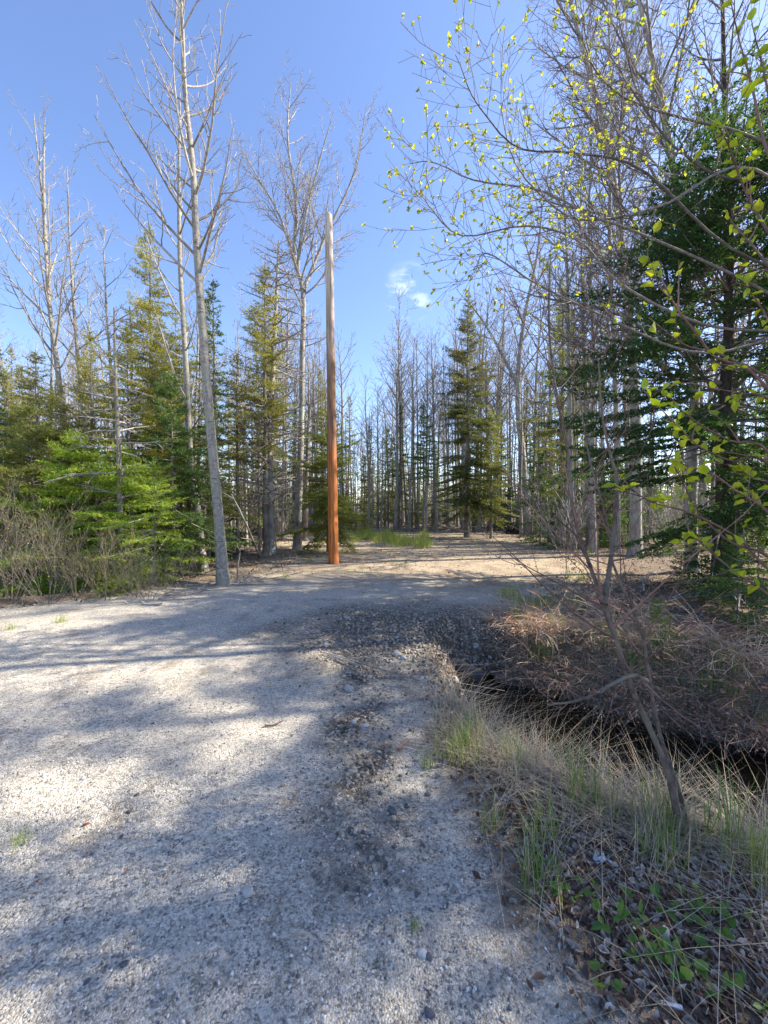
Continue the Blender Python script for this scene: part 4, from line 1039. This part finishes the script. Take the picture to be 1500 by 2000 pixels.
# dry straw grass: leaning stems thick on the banks, thin along the wood edges
g = Geo()
DL = resample([(x, y, 0) for x, y in DITCH[:6]], 400); DN = np.gradient(DL, axis=0); DN /= np.linalg.norm(DN, axis=1, keepdims=True)
def bank(N, lo, hi, smax=0.62):
    """points beside the ditch, lo to hi metres to the wood's (+) or the road's (-) side"""
    i = (rng.random(N) * 399 * smax).astype(int); o = rng.uniform(lo, hi, N)
    return np.column_stack([DL[i, 0] - DN[i, 1] * o, DL[i, 1] + DN[i, 0] * o]) + rng.normal(0, 0.04, (N, 2))
for N, lo, hi, h, w, bend, thr in ((30000, -2.1, -0.38, 0.30, 0.0030, 1.7, 0.30), (4500, -1.6, -0.45, 0.46, 0.0034, 1.1, 0.1), (18000, 0.5, 1.35, 0.30, 0.0032, 2.0, 0.4), (9000, -3.4, -1.3, 0.26, 0.0026, 2.6, 0.1)):
    p = bank(N, lo, hi)
    clump = np.clip(wob(p[:, 0], p[:, 1], 6.5, 2) + wob(p[:, 0], p[:, 1], 15, 5) * 0.8 + thr, 0.04, 1)
    keep = (road_margin(p[:, 0], p[:, 1]) < 0.02) & (rng.random(N) < clump) & ~((p[:, 1] < 1.75) & (rng.random(N) < (0.88 if hi > -1 else 0.3))) & ((road_margin(p[:, 0], p[:, 1]) < -0.12) | (rng.random(N) < 0.4))
    pk = p[keep]; dk_, sk_, _ = ditch_dist(pk[:, 0], pk[:, 1]); wet = (sk_ < 0) & (dk_ < 1.45)
    wet_keep = rng.random(len(pk)) < np.where(dk_ < 0.95, 0.12, 0.45)
    blades(g, on_ground(pk[~wet], -0.01), h, w, bend, (0.47, 0.40, 0.29), 0.6)
    blades(g, on_ground(pk[wet & wet_keep], -0.01), h * 0.6, w, bend * 1.5, (0.47, 0.40, 0.29), 0.6)
N = 26000; p = np.column_stack([rng.uniform(-9, 9, N), rng.uniform(6, 24, N)]); m = road_margin(p[:, 0], p[:, 1])
keep = (m > -2.5) & ((m < 0.5) | (p[:, 1] > 9)) & (rng.random(N) < np.clip(wob(p[:, 0], p[:, 1], 2.5, 2) + 0.2, 0, 1))
q = on_ground(p[keep], -0.01); blades(g, q, 0.20, 0.006, 1.3, (0.45, 0.37, 0.24), 0.5)
dg = obj('dry_grass', g.mesh('dry_grass', M_STRAW, smooth=False)); tag(dg, 'matted pale dry grass along the ditch banks and wood edges', 'dry grass', kind='stuff')

# leaf litter
g = Geo()
N = 20000; yy = rng.uniform(0.9, 9, N); p = np.column_stack([rng.uniform(-0.2, 1.0, N) * yy, yy]); p = np.vstack([p, bank(26000, -3.2, -0.45, 0.5), bank(5000, 0.45, 1.5, 0.6)]); p = p[p[:, 0] < p[:, 1] * 1.05]
m = road_margin(p[:, 0], p[:, 1]); dd, ds, da = ditch_dist(p[:, 0], p[:, 1])
keep = (dd > 0.45) & (rng.random(len(p)) < sstep(0.12, -0.35, m) * 0.8)
q = on_ground(p[keep], 0.010)
N2 = 26000; p2 = np.column_stack([rng.uniform(-10, 11, N2), rng.uniform(5.5, 27, N2)]); m2 = road_margin(p2[:, 0], p2[:, 1])
lit = np.where(m2 > 0.4, 0.45 * sstep(7.5, 11, p2[:, 1]) * np.clip(wob(p2[:, 0], p2[:, 1], 1.7, 6) + 0.4, 0, 1), np.where(m2 > -4, 1.0, 0.5))
q2 = on_ground(p2[rng.random(N2) < lit], 0.01)
tv = LEAF_T * np.array([0.75, 1, 1.0]) - np.array([0, 0.5, 0]); tv[:, 2] = np.array([0, .22, .26, .16, .20, .18, -.10])
for qq, size in ((q, 0.034), (q2, 0.05)):
    n = len(qq); M = rot_mats(n, 0.8) * (size * (0.5 + 0.9 * rng.random((n, 1, 1))))
    pal = np.array([(0.27, 0.225, 0.20), (0.38, 0.34, 0.31), (0.16, 0.105, 0.075), (0.46, 0.42, 0.39), (0.26, 0.16, 0.11), (0.12, 0.09, 0.075)])
    scatter(g, tv, LEAF_F, qq, M, pal[rng.integers(0, 6, n)] * (0.8 + 0.4 * rng.random((n, 1))))
lf = obj('leaf_litter', g.mesh('leaf_litter', M_LITTER, smooth=False)); tag(lf, 'grey-brown fallen leaves matted on the banks and wood floor', 'leaf litter', kind='stuff')

# ------------------------------------------------------------------ gravel and stones
t_ = (1 + 5 ** 0.5) / 2
ICO = np.array([(-1, t_, 0), (1, t_, 0), (-1, -t_, 0), (1, -t_, 0), (0, -1, t_), (0, 1, t_), (0, -1, -t_), (0, 1, -t_), (t_, 0, -1), (t_, 0, 1), (-t_, 0, -1), (-t_, 0, 1)]) / 1.9
ICF = np.array([(0, 11, 5), (0, 5, 1), (0, 1, 7), (0, 7, 10), (0, 10, 11), (1, 5, 9), (5, 11, 4), (11, 10, 2), (10, 7, 6), (7, 1, 8), (3, 9, 4), (3, 4, 2), (3, 2, 6), (3, 6, 8), (3, 8, 9), (4, 9, 5), (2, 4, 11), (6, 2, 10), (8, 6, 7), (9, 8, 1)])
PAL = np.array([(0.50, 0.48, 0.44), (0.36, 0.355, 0.35), (0.62, 0.60, 0.56), (0.20, 0.205, 0.215), (0.44, 0.40, 0.35), (0.12, 0.125, 0.14), (0.30, 0.29, 0.28)])
def pebbles(g, q, smin, smax, power=2.2, pal=PAL):
    n = len(q); s = smin + (smax - smin) * rng.random(n) ** power
    M = rot_mats(n, full=True) * (s[:, None, None] * np.array([1.0, 0.8, 0.6])[None, None, :] * (0.7 + 0.6 * rng.random((n, 1, 3))))
    q = q.copy(); q[:, 2] += s * 0.15
    scatter(g, ICO * (1 + 0.16 * rng.normal(size=(12, 1))), ICF, q, M, pal[rng.integers(0, len(pal), n)] * (0.8 + 0.4 * rng.random((n, 1))))
g = Geo()
N = 66000; u = rng.random(N); yy = 1.0 * (7.0 / 1.0) ** u; xx = rng.uniform(-1.05, 0.75, N) * yy; p = np.column_stack([xx, yy]); m = road_margin(xx, yy)
keep = (m > -0.12) & (rng.random(N) < 0.22 + 0.1 * wob(xx, yy, 3, 1))
pebbles(g, on_ground(p[keep]), 0.0030, 0.0085)
N = 5200; p = np.column_stack([rng.normal(0.45, 0.62, N), rng.normal(4.9, 0.55, N)]); pebbles(g, on_ground(p), 0.006, 0.030, 2.6, PAL * np.array([0.62, 0.55, 0.46]))
N = 2200; yy = rng.uniform(1.6, 5, N); p = np.column_stack([np.interp(yy, [1.5, 2.2, 3.0, 4.2, 5.0], [0.02, -0.1, -0.16, -0.2, -0.1]) + rng.normal(0, 0.18, N), yy]); pebbles(g, on_ground(p), 0.004, 0.018, 2.6, PAL * np.array([0.66, 0.59, 0.5]))
gv = obj('gravel', g.mesh('gravel', M_PEBBLE)); tag(gv, 'loose grey and buff gravel strewn over the road and its stony edge', 'gravel', kind='stuff')

def stone(seed, sx, sy, sz, mt):
    r = np.random.default_rng(seed); import bmesh
    bm = bmesh.new(); bmesh.ops.create_icosphere(bm, subdivisions=2, radius=1.0)
    cuts = [(Vector(r.normal(size=3)).normalized(), r.uniform(0.5, 0.8)) for _ in range(11)]
    for v in bm.verts:
        for n_, d_ in cuts:
            e = v.co.dot(n_) - d_
            if e > 0: v.co -= n_ * e * 0.9
        v.co = Vector((v.co.x * sx, v.co.y * sy, v.co.z * sz)) * (1 + 0.03 * r.normal())
    me_ = bpy.data.meshes.new('stone'); bm.to_mesh(me_); bm.free()
    a = me_.color_attributes.new('Col', 'FLOAT_COLOR', 'POINT'); a.data.foreach_set('color', np.ones(len(me_.vertices) * 4, np.float32))
    me_.polygons.foreach_set('use_smooth', np.ones(len(me_.polygons), bool)); me_.materials.append(mt)
    return me_
SPEC = [((485, 1743), (0.034, 0.028, 0.024), M_STONE, 'fist-sized smooth grey-green stone lying alone on the gravel road'),
        ((766, 1586), (0.036, 0.022, 0.022), M_STONED, 'dark blue-grey angular stone at the gravel edge near the ditch'),
        ((712, 1421), (0.036, 0.028, 0.028), M_STONEW, 'rounded cream stone beside the stony wash'),
        ((692, 1413), (0.028, 0.024, 0.022), M_STONE, 'rounded grey stone touching the cream stone by the stony wash'),
        ((682, 1350), (0.055, 0.045, 0.04), M_STONE, 'broad half-buried stone in the dark gravel above the wash'),
        ((930, 1273), (0.05, 0.032, 0.045), M_STONEW, 'pale blue-white upright stone above the culvert'),
        ((903, 1302), (0.06, 0.035, 0.04), M_STONEW, 'long pale stone lying over the culvert mouth'),
        ((890, 1332), (0.058, 0.045, 0.042), M_STONEW, 'round cream stone beside the culvert mouth'),
        ((775, 1281), (0.05, 0.04, 0.035), M_STONE, 'grey stone high on the driveway shoulder'),
        ((678, 1209), (0.075, 0.04, 0.035), M_STONE, 'flat grey rock on the driveway just past the main gravel'),
        ((1300, 1832), (0.024, 0.020, 0.03), M_STONEW, 'pale blue pointed stone among the strawberry leaves'),
        ((893, 1733), (0.017, 0.015, 0.012), M_STONEW, 'small white pebble at the gravel edge'),
        ((840, 1985), (0.022, 0.016, 0.014), M_STONED, 'small dark stone on the gravel shoulder'),
        ((238, 1636), (0.014, 0.012, 0.011), M_STONED, 'small black pebble near the russet leaf'),
        ((252, 1587), (0.017, 0.014, 0.012), M_STONED, 'bluish pebble on the open gravel'),
        ((825, 1865), (0.022, 0.020, 0.014), M_STONEW, 'pale flat pebble set in the near gravel')]
for k, ((px, py), (sx, sy, sz), mt, lab) in enumerate(SPEC):
    q = G(px, py); o = obj('stone', stone(k, sx, sy, sz, mt), None, (q.x, q.y, q.z + sz * 0.35)); o.rotation_euler = (0, 0, rnd.uniform(0, 6.28)); tag(o, lab, 'stone')
pr = [tag(obj('stone', stone(50 + k, 0.03, 0.024, 0.02, mt)), 'x', 'stone') for k, mt in enumerate((M_STONE, M_STONEW, M_STONE, M_STONED))]
for k in range(34):
    px, py = rnd.gauss(820, 75), rnd.gauss(1290, 45)
    if k > 22: px, py = rnd.gauss(915, 22), rnd.gauss(1305, 22)
    q = G(px, py); q.z += 0.006
    place(rnd.choice(pr), q, rnd.uniform(0, 6.28), rnd.uniform(0.7, 1.6), 'loose stone bedded in the stony fill around the culvert', 'stones around the culvert')
for k in range(26):
    px, py = rnd.uniform(30, 900), rnd.uniform(1330, 1980)
    q = G(px, py); q.z += 0.002
    place(rnd.choice(pr), q, rnd.uniform(0, 6.28), rnd.uniform(0.3, 0.6), 'small loose pebble on the open gravel road', 'pebbles on the gravel road')

# the culvert under the driveway
cb = P(926, 1330, 4.85); cd = Vector((DITCH[1][0] - DITCH[0][0], DITCH[1][1] - DITCH[0][1], -0.02)).normalized()
g = Geo(); o_ = []
for k in range(25):
    o_.append((cb + cd * (0.20 - 0.06 * k), 0.155 + 0.010 * (k % 2)))
tubes(g, [([a for a, r in o_], [r for a, r in o_])], 24)
tubes(g, [([a for a, r in o_], [r - 0.016 for a, r in o_])], 24)
cul = obj('culvert_pipe', g.mesh('culvert_pipe', M_CULVERT, cb), None, cb); tag(cul, 'black culvert pipe mouth under the driveway at the end of the ditch', 'culvert')
cap = [(cb + cd * -1.22)[:]]
u1 = cd.cross(UP).normalized(); u2 = cd.cross(u1)
rv = [(cb + cd * -1.22 + (u1 * math.cos(a) + u2 * math.sin(a)) * 0.15)[:] for a in ang]
obj('end_wall', mesh('end_wall', np.array(cap + rv) - np.array(cb), [[(0, 1 + i, 1 + (i + 1) % 22) for i in range(22)]], M_CULVERT), cul)

# ------------------------------------------------------------------ small things on the ground
def strawberry(seed):
    t = thing('strawberry_plant', 'x', 'plant', (0, 0, 0))
    for k in range(3):
        a = k * 2.1 + rnd.uniform(-.4, .4) + seed; h = rnd.uniform(0.03, 0.06); top = Vector((math.cos(a) * 0.035, math.sin(a) * 0.035, h))
        g = Geo(); tubes(g, [([Vector((0, 0, -0.01)), top * 0.5 + Vector((0, 0, 0.01)), top], [0.0014, 0.0012, 0.001])], 4, (0.25, 0.3, 0.1)); st_ = obj('stalk', g.mesh('stalk', M_GRASS), t)
        for j in range(3):
            b_ = a + (j - 1) * 1.35; g = Geo()
            leaves_at(g, [top], [Vector((math.cos(b_), math.sin(b_), 0.45))], 0.042, (0.12, 0.23, 0.06), 0.3, 0.0); obj('leaflet', g.mesh('leaflet', M_LEAF, smooth=True), st_)
    return t
ps = [strawberry(k) for k in range(3)]
for px, py in [(1105, 1768), (1150, 1750), (1075, 1710), (1290, 1785), (1350, 1765), (1265, 1850), (1310, 1890), (1350, 1885), (1335, 1915), (1400, 1945), (1435, 1815), (1480, 1970), (1190, 1815), (1255, 1880), (1180, 1935), (1390, 1830), (1345, 1800), (1230, 1790)]:
    place(rnd.choice(ps), G(px, py), rnd.uniform(0, 6.28), rnd.uniform(0.7, 1.05), 'wild strawberry plant with soft green leaflets among dead leaves on the verge', 'strawberry plants on the verge')

def branch_thing(name, label, pts, r, mt, kids=4, group=None, grnd=True):
    """a fallen stick: one crooked stem with a few stubs, lying on the ground"""
    P_ = [Vector(p) for p in pts]; b_ = P_[0].copy()
    A_, R_ = stem_path(P_, r, r * 0.35, 12, r * 0.3)
    g = Geo(); tubes(g, [(A_, R_)], 6, (1, 1, 1)); st_ = []
    for k in range(kids):
        i = rnd.randint(3, 10); q = Vector(A_[i]); tg = Vector(A_[i] - A_[i - 1]).normalized(); L_ = rnd.uniform(0.08, 0.25) * (P_[-1] - P_[0]).length
        e = q + (tg + perp_to(tg) * 0.7 + UP * 0.25).normalized() * L_; e.z = max(e.z, H(e.x, e.y) + 0.005)
        st_.append(([q, q.lerp(e, 0.5) + rvec() * r, e], [r * 0.5, r * 0.4, r * 0.25]))
    if st_: tubes(g, st_, 4, (1, 1, 1))
    return tag(obj(name, g.mesh(name, mt, b_), None, b_), label, 'stick', group)
def lie(*pp, lift=0.012):
    o = []
    for px, py in pp:
        q = G(px, py); q.z += lift; o.append(q)
    return o
branch_thing('fallen_stick', 'crooked brown twig bent at right angles on the strawberry verge', lie((1195, 1905), (1200, 1850), (1215, 1825), (1245, 1812)), 0.010, M_ALDER, 2)
branch_thing('fallen_stick', 'short curved grey twig on the near gravel', lie((375, 1910), (395, 1918), (413, 1934)), 0.004, M_TWIG, 0)
branch_thing('fallen_stick', 'thin reddish twig lying on the open gravel', lie((517, 1421), (535, 1420), (555, 1411)), 0.007, M_TWIGR, 1)
branch_thing('fallen_stick', 'small bright orange twig at the edge of the stony wash', lie((778, 1468), (790, 1458), (802, 1449)), 0.006, plain('orange_twig', (0.5, 0.17, 0.08)), 1)
branch_thing('leaning_pole', 'thin dead stem leaning across the young firs beside the tallest poplar', [G(508, 1088), P(480, 1025, 8.9), P(448, 965, 9.1)], 0.032, M_GREY, 3)
branch_thing('bare_stick', 'short dark stick standing upright beside the tallest poplar', [G(464, 1138), P(466, 1100, G(464, 1138).y), P(474, 1070, G(464, 1138).y)], 0.022, M_BROWN, 2)
for k in range(5):
    a_, b_ = (640 + rnd.gauss(0, 30), 1290 + rnd.gauss(0, 6)), (960 + rnd.gauss(0, 25), 1352 + rnd.gauss(0, 6))
    pts = lie(a_, ((a_[0] * 0.6 + b_[0] * 0.4), (a_[1] * .5 + b_[1] * .5) + 4), lift=0.03) + [P(b_[0], b_[1], 4.3)]
    branch_thing('dry_reed', 'long pale dry reed lying across the wash towards the culvert', pts, 0.0045, M_TWIGP, 0, 'dry reeds by the culvert')
for k in range(26):
    px, py = rnd.uniform(300, 520), 0
    py = 1190 - (px - 250) * 0.22 + rnd.gauss(-6, 8)
    q = G(px, py); a = rnd.uniform(-0.6, 0.6) + (3.14 if rnd.random() < .5 else 0); L_ = rnd.uniform(0.3, 0.9)
    e = Vector((q.x + math.cos(a) * L_, q.y + math.sin(a) * L_ * 0.6, 0)); e.z = H(e.x, e.y) + rnd.uniform(0.02, 0.2); mid_ = (q + e) / 2; mid_.z = max(H(mid_.x, mid_.y) + 0.02, mid_.z)
    branch_thing('brushwood_stick', 'grey stick in the brushwood at the foot of the poplars', [q + Vector((0, 0, 0.02)), mid_, e], rnd.uniform(0.008, 0.016), rnd.choice((M_TWIG, M_TWIGP)), 4, 'brushwood by the poplars')
for k in range(24):
    px, py = rnd.uniform(580, 1010), rnd.gauss(1036, 4)
    q = G(px, max(1028, py)); L_ = rnd.uniform(1.0, 3.2); a = rnd.gauss(0, 0.25)
    e = Vector((q.x + math.cos(a) * L_, q.y + math.sin(a) * L_, 0)); e.z = H(e.x, e.y) + rnd.uniform(0.05, 0.25)
    branch_thing('fallen_branch', 'grey fallen branch lying along the far edge of the clearing', [q + Vector((0, 0, 0.04)), (q + e) / 2 + Vector((0, 0, .05)), e], rnd.uniform(0.025, 0.05), rnd.choice((M_TWIG, M_TWIGP)), 5, 'fallen branches at the clearing edge')
for k in range(16):
    px, py = rnd.uniform(1180, 1490), rnd.uniform(1120, 1200)
    q = G(px, py); L_ = rnd.uniform(0.6, 1.6); a = rnd.gauss(0.2, 0.6)
    e = Vector((q.x + math.cos(a) * L_, q.y + math.sin(a) * L_, 0)); e.z = H(e.x, e.y) + rnd.uniform(0.05, 0.3)
    branch_thing('fallen_branch', 'grey dead branch on the wood floor round the big dark spruce', [q + Vector((0, 0, 0.03)), (q + e) / 2 + Vector((0, 0, .05)), e], rnd.uniform(0.01, 0.024), rnd.choice((M_TWIG, M_TWIGP)), 5, 'dead branches under the big spruce')
# the dark root heap at the clearing edge
rb = G(1000, 1043); out = []
for k in range(60):
    a = rnd.uniform(0, 6.28); d = Vector((math.cos(a), math.sin(a) * 0.6, rnd.uniform(0.1, 1.0))).normalized(); L_ = rnd.uniform(0.25, 0.6); p0 = rb + Vector((rnd.gauss(0, .18), rnd.gauss(0, .12), 0))
    out.append(([p0, p0 + d * L_ * .5 + rvec() * .05, p0 + (d + rvec() * .25).normalized() * L_], [rnd.uniform(.03, .06), .03, .008]))
g = Geo(); tubes(g, out, 6, (1, 1, 1)); tag(obj('root_heap', g.mesh('root_heap', M_DARK, rb), None, rb), 'small black heap of upturned roots at the clearing edge beside the birch', 'roots')
# russet leaves and litter
def flat_leaf(px, py, size, col, lab):
    g = Geo(); q = G(px, py)
    scatter(g, tv, LEAF_F, np.array([(0, 0, 0.008)]), rot_mats(1, 0.3) * size, np.array([col])); tag(obj('fallen_leaf', g.mesh('fallen_leaf', M_LITTER, smooth=False), None, q), lab, 'leaf')
flat_leaf(168, 1614, 0.034, (0.36, 0.14, 0.08), 'curled russet leaf near the small black pebble')
flat_leaf(72, 1727, 0.034, (0.30, 0.14, 0.09), 'brown leaf lying farthest from the ditch on the gravel')
flat_leaf(248, 1706, 0.022, (0.30, 0.12, 0.08), 'tiny dark red leaf on the gravel')
flat_leaf(548, 1762, 0.018, (0.36, 0.18, 0.10), 'tiny orange leaf near the fist-sized stone')
flat_leaf(1055, 1918, 0.05, (0.26, 0.15, 0.10), 'brown curled leaf where gravel meets the strawberry verge')
g = Geo(); q = G(1312, 1976)
bx = np.array([(x, y, z) for x in (-.028, .028) for y in (-.006, .006) for z in (0.004, 0.009)], float); bx[:, 2] += bx[:, 0] * 0.2 + 0.01
g.add(bx, Q=[(0, 1, 3, 2), (4, 6, 7, 5), (0, 4, 5, 1), (2, 3, 7, 6), (0, 2, 6, 4), (1, 5, 7, 3)])
o = obj('paper_scrap', g.mesh('paper_scrap', M_PAPER, smooth=False), None, q); o.rotation_euler = (0, 0, -0.4); tag(o, 'small white strip of litter on the strawberry verge', 'litter')
# crumpled pale scrap by the grass
q = G(1177, 1687); n = 7; g = Geo(); u_ = np.linspace(-1, 1, n); gx_, gy_ = np.meshgrid(u_, u_)
zz_ = 0.022 * (1 - gx_ ** 2 * 0.6) + 0.008 * rng.normal(size=gx_.shape)
V = np.stack([gx_ * 0.036, gy_ * 0.018, zz_], -1).reshape(-1, 3); Qs = [(i * n + j, i * n + j + 1, (i + 1) * n + j + 1, (i + 1) * n + j) for i in range(n - 1) for j in range(n - 1)]
g.add(V, Q=Qs); o = obj('crumpled_scrap', g.mesh('crumpled_scrap', M_PAPER, smooth=False), None, q); tag(o, 'crumpled pale blue scrap lying between the grass tufts', 'litter')
